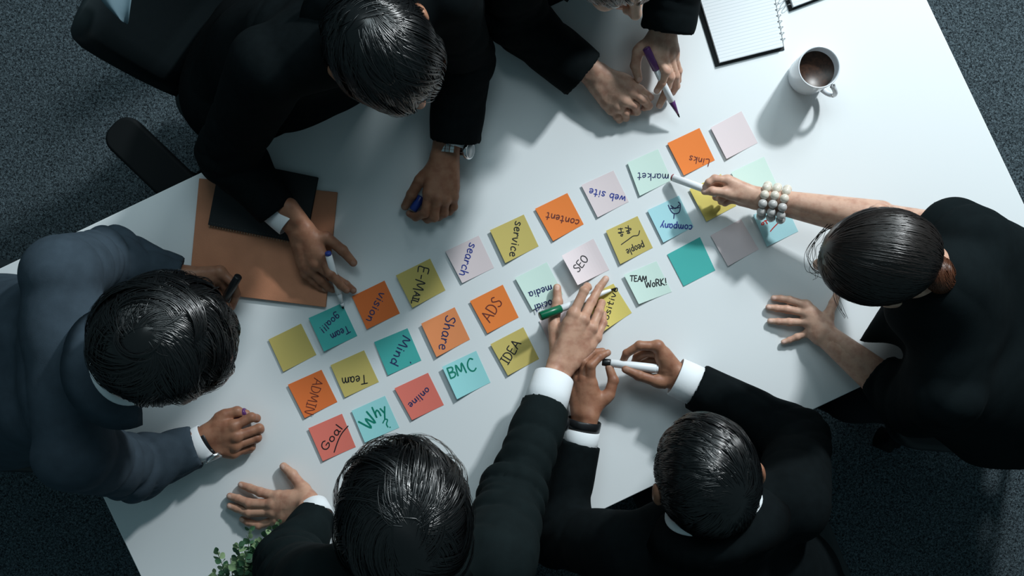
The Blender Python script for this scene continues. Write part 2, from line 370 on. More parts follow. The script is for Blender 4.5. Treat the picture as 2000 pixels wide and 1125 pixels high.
# ------------------------------------------------------------------ handwriting
G = {
 'A': (.7, [[(0, 0), (.35, 1)], [(.35, 1), (.68, 0)], [(.1, .38), (.6, .36)]]),
 'B': (.62, [[(.05, 0), (.05, 1)], [(.05, 1), (.45, .95), (.5, .75), (.38, .58), (.08, .52), (.5, .45), (.58, .22), (.4, .03), (.05, 0)]]),
 'C': (.62, [[(.55, .88), (.35, 1), (.1, .75), (.02, .4), (.15, .08), (.38, 0), (.58, .15)]]),
 'D': (.65, [[(.05, 0), (.05, 1)], [(.05, 1), (.4, .92), (.6, .6), (.55, .25), (.35, .04), (.05, 0)]]),
 'E': (.55, [[(.5, 1), (.08, .98), (.05, .5), (.05, 0), (.52, .02)], [(.06, .52), (.42, .54)]]),
 'F': (.5, [[(.5, 1), (.06, .98), (.05, 0)], [(.05, .5), (.4, .54)]]),
 'G': (.7, [[(.6, .85), (.4, 1), (.12, .8), (.02, .4), (.15, .05), (.42, 0), (.6, .2), (.62, .42), (.36, .42)]]),
 'I': (.36, [[(.18, 1), (.18, 0)], [(0, 1), (.36, 1)], [(0, 0), (.36, 0)]]),
 'K': (.6, [[(.05, 1), (.05, 0)], [(.52, 1), (.08, .48), (.58, 0)]]),
 'L': (.5, [[(.05, 1), (.05, 0), (.5, .02)]]),
 'M': (.85, [[(0, 0), (.12, 1), (.4, .25), (.68, 1), (.8, 0)]]),
 'N': (.7, [[(.02, 0), (.08, 1), (.55, 0), (.65, 1)]]),
 'O': (.7, [[(.35, 1), (.08, .8), (.03, .35), (.25, 0), (.55, .15), (.64, .6), (.5, .92), (.35, 1)]]),
 'S': (.55, [[(.5, .86), (.3, 1), (.08, .8), (.25, .55), (.48, .32), (.4, .05), (.15, 0), (.0, .14)]]),
 'T': (.65, [[(.34, .98), (.30, 0)], [(0, .95), (.68, 1)]]),
 'V': (.6, [[(0, 1), (.28, 0), (.58, 1)]]),
 'W': (.95, [[(0, 1), (.22, 0), (.46, .75), (.68, 0), (.92, 1)]]),
 'a': (.5, [[(.42, .52), (.2, .6), (.04, .35), (.1, .05), (.28, .03), (.42, .3), (.42, .55), (.42, .1), (.52, .02)]]),
 'b': (.5, [[(.05, 1), (.05, 0)], [(.06, .35), (.28, .6), (.46, .35), (.32, .02), (.06, .1)]]),
 'c': (.45, [[(.42, .5), (.25, .6), (.05, .35), (.12, .03), (.42, .08)]]),
 'd': (.5, [[(.42, .4), (.2, .6), (.04, .3), (.15, .02), (.4, .15)], [(.44, 1), (.44, .0)]]),
 'e': (.45, [[(.05, .32), (.38, .36), (.3, .6), (.08, .48), (.05, .18), (.2, .0), (.44, .1)]]),
 'g': (.5, [[(.42, .5), (.2, .6), (.04, .35), (.15, .08), (.38, .2), (.43, .5), (.42, -.2), (.25, -.42), (.0, -.3)]]),
 'h': (.5, [[(.05, 1), (.05, 0), (.1, .38), (.3, .6), (.42, .4), (.44, 0)]]),
 'i': (.22, [[(.1, .6), (.1, 0)], [(.1, .82), (.12, .86)]]),
 'k': (.5, [[(.05, 1), (.05, 0)], [(.4, .58), (.08, .25), (.42, 0)]]),
 'l': (.2, [[(.1, 1), (.1, 0)]]),
 'm': (.75, [[(.04, .58), (.05, 0), (.1, .4), (.25, .6), (.36, .4), (.36, 0), (.42, .4), (.56, .6), (.68, .4), (.7, 0)]]),
 'n': (.5, [[(.04, .58), (.05, 0), (.1, .4), (.28, .6), (.4, .4), (.42, 0)]]),
 'o': (.5, [[(.25, .6), (.06, .45), (.05, .12), (.25, 0), (.42, .18), (.4, .48), (.25, .6)]]),
 'p': (.5, [[(.05, .6), (.05, -.4)], [(.06, .38), (.28, .6), (.46, .35), (.3, .02), (.06, .1)]]),
 'r': (.38, [[(.05, .58), (.06, 0), (.08, .35), (.25, .58), (.38, .5)]]),
 's': (.42, [[(.38, .52), (.2, .62), (.06, .46), (.3, .24), (.34, .06), (.14, .0), (.0, .08)]]),
 't': (.42, [[(.2, .95), (.18, .05), (.36, .04)], [(.0, .62), (.4, .64)]]),
 'v': (.45, [[(0, .6), (.2, 0), (.42, .6)]]),
 'w': (.65, [[(0, .58), (.12, 0), (.3, .5), (.45, 0), (.62, .58)]]),
 'y': (.45, [[(.02, .6), (.2, .1)], [(.44, .6), (.2, .05), (.02, -.4)]]),
 '!': (.25, [[(.12, 1), (.1, .3)], [(.1, .06), (.11, .02)]]),
 'R': (.6, [[(.05, 0), (.05, 1), (.4, .95), (.5, .75), (.38, .55), (.08, .5)], [(.25, .5), (.58, 0)]]),
 '?': (.45, [[(.03, .8), (.2, 1), (.4, .8), (.32, .55), (.18, .42), (.18, .25)], [(.18, .05), (.19, .01)]]),
 '-': (.4, [[(.05, .45), (.35, .47)]]), ' ': (.3, []), 
}
def smooth_poly(pts, n=5):
    if len(pts) < 3: return np.array([np.array(pts[0]) * (1 - t) + np.array(pts[1]) * t for t in np.linspace(0, 1, 5)])
    p = np.array([pts[0]] + list(pts) + [pts[-1]], float); out = []
    for i in range(1, len(p) - 2):
        for t in np.arange(n) / n:
            t2, t3 = t * t, t ** 3
            out.append(.5 * ((2 * p[i]) + (-p[i - 1] + p[i + 1]) * t + (2 * p[i - 1] - 5 * p[i] + 4 * p[i + 1] - p[i + 2]) * t2 + (-p[i - 1] + 3 * p[i] - 3 * p[i + 1] + p[i + 2]) * t3))
    out.append(p[-2]); return np.array(out)
INK = {'navy': mat('navy_marker_ink', (.02, .03, .12), .5), 'black': mat('black_marker_ink', (.012, .012, .016), .5), 'green': mat('green_marker_ink', (.0, .22, .15), .5),
       'blue': mat('blue_marker_ink', (.03, .05, .30), .5), 'red': mat('red_marker_ink', (.45, .03, .03), .5), 'brown': mat('dark_red_brown_ink', (.16, .03, .02), .5)}

def text_strokes(txt, p0, p1, hpx):
    """strokes in picture pixels along the baseline p0 -> p1"""
    p0 = np.array(p0, float); d = np.array(p1, float) - p0; L = np.linalg.norm(d); d /= L
    up = np.array([d[1], -d[0]])
    W = sum(G[c][0] + .12 for c in txt) - .12; sx = L / W; x = 0; out = []
    for c in txt:
        wd, st = G[c]
        for s in st:
            q = smooth_poly(s); out.append(p0 + d * ((x + q[:, :1]) * sx) + up * (q[:, 1:2] * hpx))
        x += wd + .12
    return out
def ribbon(strokes, zf, wpx):
    V, F = [], []
    for s in strokes:
        T = np.gradient(s, axis=0); T /= np.linalg.norm(T, axis=1)[:, None] + 1e-9; N = np.stack([-T[:, 1], T[:, 0]], 1) * wpx / 2
        # round the ends a little
        s = np.concatenate([[s[0] - T[0] * wpx * .35], s, [s[-1] + T[-1] * wpx * .35]]); N = np.concatenate([[N[0] * .45], N, [N[-1] * .45]])
        b = len(V)
        for a, n in zip(s, N):
            for q in (a + n, a - n):
                w_ = P(q[0], q[1]); V.append([w_[0], w_[1], zf(q) + .00035])
        for i in range(len(s) - 1): F.append((b + 2 * i, b + 2 * i + 1, b + 2 * i + 3, b + 2 * i + 2))
    return np.array(V), np.array(F)

NC = {'yellow': (0.60, 0.49, 0.155), 'orange': (0.80, 0.190, 0.050), 'orange2': (0.85, 0.30, 0.120), 'teal': (0.075, 0.46, 0.43), 'mint': (0.66, 0.83, 0.76),
      'pink': (0.77, 0.67, 0.69), 'salmon': (0.80, 0.20, 0.155), 'aqua': (0.35, 0.74, 0.76), 'sky': (0.42, 0.72, 0.78), 'tangerine': (0.88, 0.24, 0.055), 'yellow2': (0.72, 0.60, 0.17)}
NM = {k: mat(k + '_note_paper', v, 0.75, 0.25) for k, v in NC.items()}
def note(col, C, label, texts=(), lift=.004, liftedge='L', extra=None):
    """C = four corners in picture pixels: left, top, right, bottom. The strip along the top-right edge is glued, the opposite edge lifts."""
    L, T, R, B = [np.array(c, float) for c in C]
    cx = (L + T + R + B) / 4; o3 = P(*cx)
    root = empty('sticky_note', (o3[0], o3[1], TZ)); tag(root, label, 'note', 'sticky notes laid out in rows on the table')
    n = 12; V = []; 
    def zuv(u, v):     # u: L->T direction across, v: towards R
        if liftedge == 'L': t = max(0., 1 - v * 1.15)          # edge L-B? lifts
        elif liftedge == 'B': t = max(0., u)
        elif liftedge == 'C': t = max(0., (1 - v) * .65 + u * .55 - .2)
        else: t = 0
        return .0006 + lift * t * t
    ex = T - L; ey = B - L        # u runs L->B, v runs L->T
    for i in range(n + 1):
        for j in range(n + 1):
            u, v = i / n, j / n; q = L + ey * u + ex * v + (L + R - T - B) * 0
            q = L * (1 - u) * (1 - v) + T * (1 - u) * v + B * u * (1 - v) + R * u * v
            w_ = P(*q); V.append([w_[0] - o3[0], w_[1] - o3[1], zuv(u, v)])
    F = []
    for i in range(n):
        for j in range(n):
            a = i * (n + 1) + j; F.append((a, a + n + 1, a + n + 2, a + 1))
    me = np_mesh('note_sheet', np.array(V), np.array(F))
    so = link('note_sheet', me, NM[col], root)
    me.shade_flat(); sd = so.modifiers.new('t', 'SOLIDIFY'); sd.thickness = .0002; sd.offset = -1
    A = np.array([ex, ey]).T; Ai = np.linalg.inv(A)
    def zf(q):
        vu = Ai @ (np.asarray(q) - L); return zuv(min(max(vu[1], 0), 1), min(max(vu[0], 0), 1))
    for k, (ink, wpx, strokes) in enumerate(texts):
        V, F = ribbon(strokes, zf, wpx); V[:, 0] -= o3[0]; V[:, 1] -= o3[1]
        link('handwriting', np_mesh('handwriting', V, F), INK[ink], root)
    return root
def W(txt, p0, p1, h, ink='navy', w=2.1): return (ink, w, text_strokes(txt, p0, p1, h))
def S(*polys, ink='navy', w=2.0): return (ink, w, [smooth_poly(p) for p in polys])
def z(ox, oy, sc, *pts): return [(ox + a / sc, oy + b / sc) for a, b in pts]
note('yellow', [(525,663),(588,632),(618,693),(554,726)], 'blank mustard-yellow sticky note at the left end of the top row', lift=.003)
note('teal', [(604,621),(668,592),(698,656),(634,686)], 'teal sticky note reading Team goal!! under the blue-capped marker tip', [W('Team',(679,636),(645,653),14), W('goal!!',(659,612),(624,641),13)], lift=.007)
note('orange', [(688,579),(751,548),(781,612),(717,643)], 'deep orange sticky note reading vision', [W('vision',(742,570),(715,625),15)])
note('yellow', [(774,538),(840,505),(870,567),(806,601)], 'yellow sticky note reading E-MAIL', [W('E-M',(819,519),(807,565),20,'black',2.3), W('AIL',(810,569),(804,592),12,'black',2.3)], lift=.006)
note('pink', [(870,491),(935,460),(965,523),(903,553)], 'pale pink sticky note reading search in blue ink', [W('search',(918,474),(897,536),16,'blue')])
note('yellow', [(957,450),(1023,419),(1052,481),(987,514)], 'yellow sticky note reading service', [W('service',(1007,432),(995,500),16,'black')], lift=.006)
note('tangerine', [(1045,408),(1108,377),(1140,438),(1080,471)], 'bright orange sticky note reading content', [W('content',(1132,430),(1068,415),14,'brown')])
note('pink', [(1135,362),(1198,333),(1228,394),(1167,425)], 'pale pink sticky note reading web site', [W('web site',(1222,384),(1152,368),14,'blue')])
note('mint', [(1225,318),(1285,291),(1312,352),(1249,383)], 'pale mint sticky note reading market beside the red marker end', [W('market',(1306,340),(1245,338),14,'navy',1.8)])
note('tangerine', [(1303,280),(1366,250),(1396,313),(1335,343)], 'orange sticky note reading Links near the mug', [W('Links',(1386,312),(1347,304),13,'brown',1.8)])
note('pink', [(1387,250),(1448,217),(1480,279),(1418,311)], 'blank pale pink sticky note nearest the mug', lift=.005)
note('orange', [(563,751),(628,722),(659,785),(596,816)], 'deep orange sticky note reading ADMIN', [W('ADMIN',(614,738),(595,806),18,'brown',1.6)])
note('yellow', [(646,713),(711,684),(740,746),(674,776)], 'yellow sticky note reading Team', [W('Team',(716,732),(668,738),17,'black')], lift=.003)
note('teal', [(731,668),(796,641),(823,704),(758,733)], 'teal sticky note reading Mind', [W('Mind',(787,655),(762,709),17,'navy',2.3), S([(801.5,707),(802.5,709)])], lift=.002)
note('orange2', [(823,632),(888,600),(918,663),(853,697)], 'light orange sticky note reading Share', [W('Share',(872,616),(857,681),19,'navy',2.2)], lift=.006)
note('tangerine', [(918,588),(982,556),(1013,620),(952,651)], 'orange sticky note reading ADS in capitals', [W('ADS',(957,630),(982,590),22,'brown',2.2)])
note('mint', [(1006,543),(1068,512),(1100,574),(1040,605)], 'pale mint sticky note reading social media', [W('social',(1084,583),(1043,596),14,'navy'), W('media',(1076,556),(1032,571),14,'navy')], lift=.005)
note('pink', [(1096,500),(1159,466),(1190,527),(1127,557)], 'pale pink sticky note reading SEO with its left edge curling up', [W('SEO',(1129,532),(1150,506),15,'black',2.0)], lift=.020)
note('yellow', [(1183,451),(1245,422),(1275,484),(1211,516)], 'yellow sticky note reading people below two scribbled marks', [W('people',(1256,474),(1222,488),13,'black',1.8),
  S(z(1170,380,5.11,(405,360),(390,405),(340,415),(290,450),(220,500)), z(1170,380,5.11,(260,330),(320,340)), z(1170,380,5.11,(290,310),(295,360),(270,365),(320,350)), z(1170,380,5.11,(280,385),(300,370),(305,385),(285,388)),
    z(1170,380,5.11,(190,345),(235,340)), z(1170,380,5.11,(215,335),(220,385),(190,380),(245,375)), z(1170,380,5.11,(215,405),(235,395),(230,415),(215,412)), ink='black', w=1.8)], lift=.005)
note('sky', [(1264,411),(1326,382),(1355,443),(1295,474)], 'pale blue sticky note reading company with a star-like scribble', [W('company',(1352,440),(1290,436),13,'blue',2.2),
  S(z(1170,380,5.11,(690,105),(715,160),(750,190),(800,175),(810,100),(790,75)), z(1170,380,5.11,(715,110),(760,140),(800,105)), z(1170,380,5.11,(705,140),(800,130)), z(1170,380,5.11,(750,190),(745,240)), z(1170,380,5.11,(735,120),(735,145)), ink='navy', w=2)])
note('yellow2', [(1346,370),(1408,340),(1438,402),(1379,433)], 'blank yellow sticky note under the pointing hand with pearl bracelet', lift=.004)
note('mint', [(1427,337),(1492,306),(1521,369),(1457,400)], 'blank pale mint sticky note behind the pearl bracelet wrist')
note('salmon', [(603,836),(668,808),(695,873),(631,900)], 'salmon red sticky note reading Goal underlined', [W('Goal',(637,880),(670,836),15,'black',2.2), S([(653,883),(660,862),(668,846),(680,832)], ink='black', w=2.2)])
note('aqua', [(687,802),(752,773),(780,835),(713,864)], 'pale aqua sticky note reading Why? in green ink', [W('W',(722,840),(738,820),27,'green',3.4), W('hy',(735,816),(757,806),22,'green',3.0), S([(748,826),(752,819),(757,820),(755,828),(758,834)],[(761.5,834),(762.5,834.5)], ink='green', w=2.4)], lift=.003)
note('salmon', [(771,758),(836,728),(867,791),(805,820)], 'salmon red sticky note reading online', [W('online',(834,756),(797,789),13,'navy',2.0)])
note('aqua', [(864,716),(930,685),(958,747),(893,779)], 'pale aqua sticky note reading BMC in green capitals', [W('BM',(880,739),(912,727),21,'green',3.0), W('C',(917,727),(932,722),25,'green',2.8)], lift=.008)
note('yellow', [(958,672),(1022,639),(1053,701),(992,733)], 'yellow sticky note reading IDEA in capitals', [W('IDEA',(992,712),(1018,671),18,'black',2.2)], lift=.005)
note('pink', [(1053,626),(1113,598),(1143,660),(1082,692)], 'pale pink sticky note almost hidden under the writing hand', lift=.002)
note('yellow2', [(1135,585),(1198,554),(1234,611),(1179,646)], 'yellow sticky note reading positive under the green marker tip', [W('positive',(1184,636),(1207,563),12,'black',1.8)], lift=.010)
note('mint', [(1218,537),(1282,510),(1312,570),(1247,594)], 'pale mint sticky note reading TEAM WORK!', [W('TEAM',(1230,549),(1263,550),11,'black',2.0), W('WoRK!',(1261,562),(1303,556),13,'black',2.0)], lift=.006)
note('teal', [(1303,497),(1367,463),(1397,528),(1335,559)], 'blank strong teal sticky note half in shadow', lift=.001)
note('pink', [(1387,460),(1447,428),(1482,487),(1421,520)], 'blank pale pink sticky note between teal and blue notes', lift=.004)
note('sky', [(1470,420),(1530,390),(1559,452),(1497,482)], 'pale blue sticky note with red writing below the pearl bracelet', [
  S([(1487,437),(1490,434),(1491,438),(1487,439),(1487,436)],[(1495,432),(1498,437)],[(1492,432),(1498,430)],[(1501,428),(1503,433),(1506,431)], ink='red', w=2.4), S([(1504,452),(1511,444),(1522,433)], ink='red', w=2.2)], lift=.004)

# ------------------------------------------------------------------ things lying on the table
def slab_px(name, corners, h0, h1, m, parent, o3, bevel=.0015):
    pts = [P(*c)[:2] - o3[:2] for c in corners]
    if sum(a[0] * b[1] - b[0] * a[1] for a, b in zip(pts, pts[1:] + pts[:1])) < 0: pts = pts[::-1]
    return bm_obj(name, prism(pts, h0, h1), m, parent, bevel=bevel)
o3 = P(515, 470)
t = empty('leather_folder', o3); tag(t, 'tan leather folder lying under the black notebook and the two pen-holding hands', 'folder')
fc = [(391,349),(660,376),(637,600),(371,567)]
slab_px('cover', fc, .0062, .0085, M['leather_tan'], t, o3, .001); slab_px('back_cover', fc, .0004, .0026, M['leather_tan'], t, o3, .001)
ins = [(395,353),(655,380),(632,595),(375,563)]; slab_px('page_block', ins, .0026, .0062, M['leather_tan'], t, o3, .0)
o3 = P(520, 400)
t = empty('black_notebook', o3 + np.array([0, 0, .0087])); tag(t, 'black cover notebook on the tan leather folder under a jacket sleeve', 'notebook')
nb = [(436,310),(624,348),(599,478),(411,440)]
slab_px('back_cover', nb, 0, .0012, M['leather_black'], t, o3, .0003)
slab_px('page_block', [(438,313),(621,350),(597,475.5),(412.5,439)], .0012, .0085, M['page_cream'], t, o3, 0)
slab_px('cover', nb, .0085, .0098, M['leather_black'], t, o3, .0004)
# stitched dotted line along the lower edge of the cover
dots = bmesh.new()
for i in range(34):
    f = (i + .5) / 34; q = P(413.5 + (598 - 413.5) * f, 435.5 + (473.5 - 435.5) * f) - o3
    q2 = P(413.5 + (598 - 413.5) * (f + .014), 435.5 + (473.5 - 435.5) * (f + .014)) - o3
    add_cyl(dots, (q[0], q[1], .0099), (q2[0], q2[1], .0099), .0005, n=6)
tag(bm_obj('stitching', dots, mat('grey_thread', (.05, .06, .06), .7), t), kind='stuff')
# spiral edge: small wire loops along the lower edge
rg = tube_np([(.0035 * math.cos(a), 0, .0035 * math.sin(a)) for a in np.linspace(0, 2 * math.pi, 13)], .0006, 5, False)
rm = np_mesh('ring', rg[0], rg[1]); 
for i in range(36):
    f = (i + .5) / 36; q = P(411 + (599 - 411) * f, 440 + (478 - 440) * f) - o3
    r = link('ring', rm, M['page_cream'], t); r.location = (q[0], q[1], .005); r.rotation_euler = (0, 0, math.atan2(-38, 188) + math.pi / 2)

def page_lines(name, stripe, ang, col=(.80,.84,.87)):
    m = mat(name, col, .75, .2); nt = m.node_tree; b = nt.nodes['Principled BSDF']
    tc = nt.nodes.new('ShaderNodeTexCoord'); mp = nt.nodes.new('ShaderNodeMapping'); mp.inputs['Rotation'].default_value = (0, 0, ang)
    wv = nt.nodes.new('ShaderNodeTexWave'); wv.bands_direction = 'Y'; wv.inputs['Scale'].default_value = stripe
    nt.links.new(tc.outputs['Object'], mp.inputs[0]); nt.links.new(mp.outputs[0], wv.inputs[0])
    cr = nt.nodes.new('ShaderNodeValToRGB'); cr.color_ramp.elements[0].position = .0; cr.color_ramp.elements[1].position = .14
    cr.color_ramp.elements[0].color = (.62, .68, .72, 1); cr.color_ramp.elements[1].color = (*col, 1)
    nt.links.new(wv.outputs['Fac'], cr.inputs[0]); nt.links.new(cr.outputs[0], b.inputs['Base Color']); return m
def spiral_book(label, cover, pages, ringline, nring, ang, h=.012):
    o3 = P(*np.mean(np.array(cover), axis=0)); t = empty('spiral_notebook', o3); tag(t, label, 'notebook', 'open spiral notebooks at the top of the table')
    slab_px('back_cover', cover, .0003, .002, M['leather_black'], t, o3, .0006)
    slab_px('page_block', pages, .002, h, page_lines('ruled_page_' + str(nring), 46.0, ang), t, o3, 0)
    a, b = [np.array(q, float) for q in ringline]; d = b - a; rot = math.atan2(-d[1], d[0])
    pts = [(0, .0065 * math.cos(a_), h / 2 + .0085 * math.sin(a_)) for a_ in np.linspace(0, 2 * math.pi, 17)]
    V, F, _t = tube_np(pts, .0007, 6, False); rm = np_mesh('ring', V, F)
    for i in range(nring):
        q = P(*(a + d * (i + .5) / nring)) - o3
        r = link('ring', rm, M['steel'], t); r.location = (q[0], q[1], 0); r.rotation_euler = (0, 0, rot)
    return t
spiral_book('spiral notebook with ruled white page and black cover left of the mug', [(1310,-150),(1397,131),(1532,98),(1478,-195)], [(1318,-158),(1404,124),(1527,93),(1474,-198)], [(1527,84),(1478,-190)], 24, math.atan2(31, 123) * -1 + math.pi)
spiral_book('second spiral notebook whose corner enters at the top edge', [(1500,-95),(1541,23),(1700,-38),(1660,-150)], [(1508,-96),(1547,16),(1695,-40),(1655,-150)], [(1539,17),(1502,-92)], 12, math.atan2(30, 120) * -1 + math.pi)

# mug: stands at (1578,146), rim seen at (1590,134)
mc = P(1574, 150); mug = empty('coffee_mug', mc); tag(mug, 'white ceramic mug of black coffee casting a long shadow', 'mug')
pr = [(0, .0005), (.034, .0005), (.0375, .003), (.0400, .012), (.0412, .05), (.0420, .094), (.0418, .0955), (.0405, .0960), (.0392, .0950), (.0385, .09), (.0378, .05), (.036, .012), (.030, .007), (0, .006)]
b_ = bm_obj('cup', lathe(pr, 64), M['ceramic'], mug, True)
hd = P(1625, 180, .05)[:2] - mc[:2]; ha = math.atan2(hd[1], hd[0]); hp = []
for a in np.linspace(-1.45, 1.45, 17): hp.append((math.cos(ha) * (.038 + .026 * math.cos(a)), math.sin(ha) * (.038 + .026 * math.cos(a)), .049 + .030 * math.sin(a)))
V, q_, t_ = tube_np(hp, [.0062 - .0012 * math.cos(x) for x in np.linspace(-1.45, 1.45, 17)], 14)
link('handle', np_mesh('handle', V, [q_, t_]), M['ceramic'], mug)
bm_obj('coffee', lathe([(0, .068), (.0380, .068), (.0384, .0695), (.0380, .0690), (0, .0690)], 48), M['coffee'], mug, True)

# ------------------------------------------------------------------ marker pens
def marker(label, a, b, segs, r=.0065, capr=None, name='marker_pen'):
    """a -> b axis in (px,py,h); segs: list of (part name, t0, t1, r0, r1, material)"""
    A, B = P(*a), P(*b); t = empty(name, A); tag(t, label, 'marker pen')
    L = np.linalg.norm(B - A); MX = axis_M((0, 0, 0), B - A)
    for (nm, t0, t1, r0, r1, m) in segs:
        z0, z1 = t0 * L, t1 * L; c = min(.0012, r0 * .3, r1 * .3)
        bm_obj(nm, lathe([(0, z0), (r0 - c, z0), (r0, z0 + c), (r1, z1 - c), (r1 - c, z1), (0, z1)], 24, MX), M[m], t, True)
    return t
marker('white marker with blue plug end and black tip pointing at Team goal note', (640,492,.075), (670.5,603,.004), [('end_plug',0,.055,.0064,.0068,'plastic_blue'),('barrel',.055,.72,.0070,.0070,'plastic_white'),('neck',.72,.90,.0058,.0035,'plastic_white'),('collar',.90,.955,.0040,.0030,'plastic_white'),('tip',.955,1,.0022,.0016,'felt_black')])
marker('black pen held over the tan folder by man in navy suit', (465.5,540,.085), (421,616,.010), [('cap',0,.62,.0080,.0088,'plastic_black'),('barrel',.62,.80,.0075,.0062,'plastic_black'),('tip_cone',.80,.97,.0055,.0022,'silver'),('tip',.97,1,.0014,.0008,'felt_black')])
marker('purple marker cap end poking from a closed fist at lower left', (480,803,.040), (436,828,.022), [('cap',0,.5,.0078,.0082,'plastic_purple'),('barrel',.5,1,.0070,.0070,'plastic_white')])
marker('blue marker cap clasped in the fist wearing the silver watch', (806,411,.022), (845,352,.020), [('cap',0,.45,.0085,.0092,'plastic_blue'),('barrel',.45,1,.0070,.0070,'plastic_white')])
marker('white marker with purple cap and purple tip held at the top of the table', (1262,94,.115), (1327,229,.025), [('cap',0,.30,.0078,.0080,'plastic_purple'),('barrel',.30,.76,.0066,.0070,'plastic_white'),('tip_cone',.76,.95,.0066,.0022,'plastic_purple'),('tip',.95,1,.0022,.0012,'felt_black')])
marker('white marker with dark red end pointing at the market note', (1312,346,.014), (1400,378,.062), [('end_plug',0,.03,.0070,.0074,'plastic_red'),('barrel',.03,1,.0078,.0078,'plastic_white')])
marker('white marker with green end writing on the positive note', (1054.5,618,.058), (1205,562,.003), [('end_plug',0,.27,.0092,.0086,'plastic_green'),('barrel',.27,.72,.0074,.0072,'plastic_white'),('neck',.72,.92,.0066,.0030,'plastic_white'),('tip',.92,1,.0022,.0010,'felt_black')])
marker('white marker with black cap held in both hands above bottom edge', (1176,707,.052), (1286,720.5,.066), [('cap',0,.15,.0075,.0082,'plastic_black'),('barrel',.15,.97,.0080,.0092,'plastic_white'),('end_plug',.97,1,.0075,.0070,'plastic_white')])

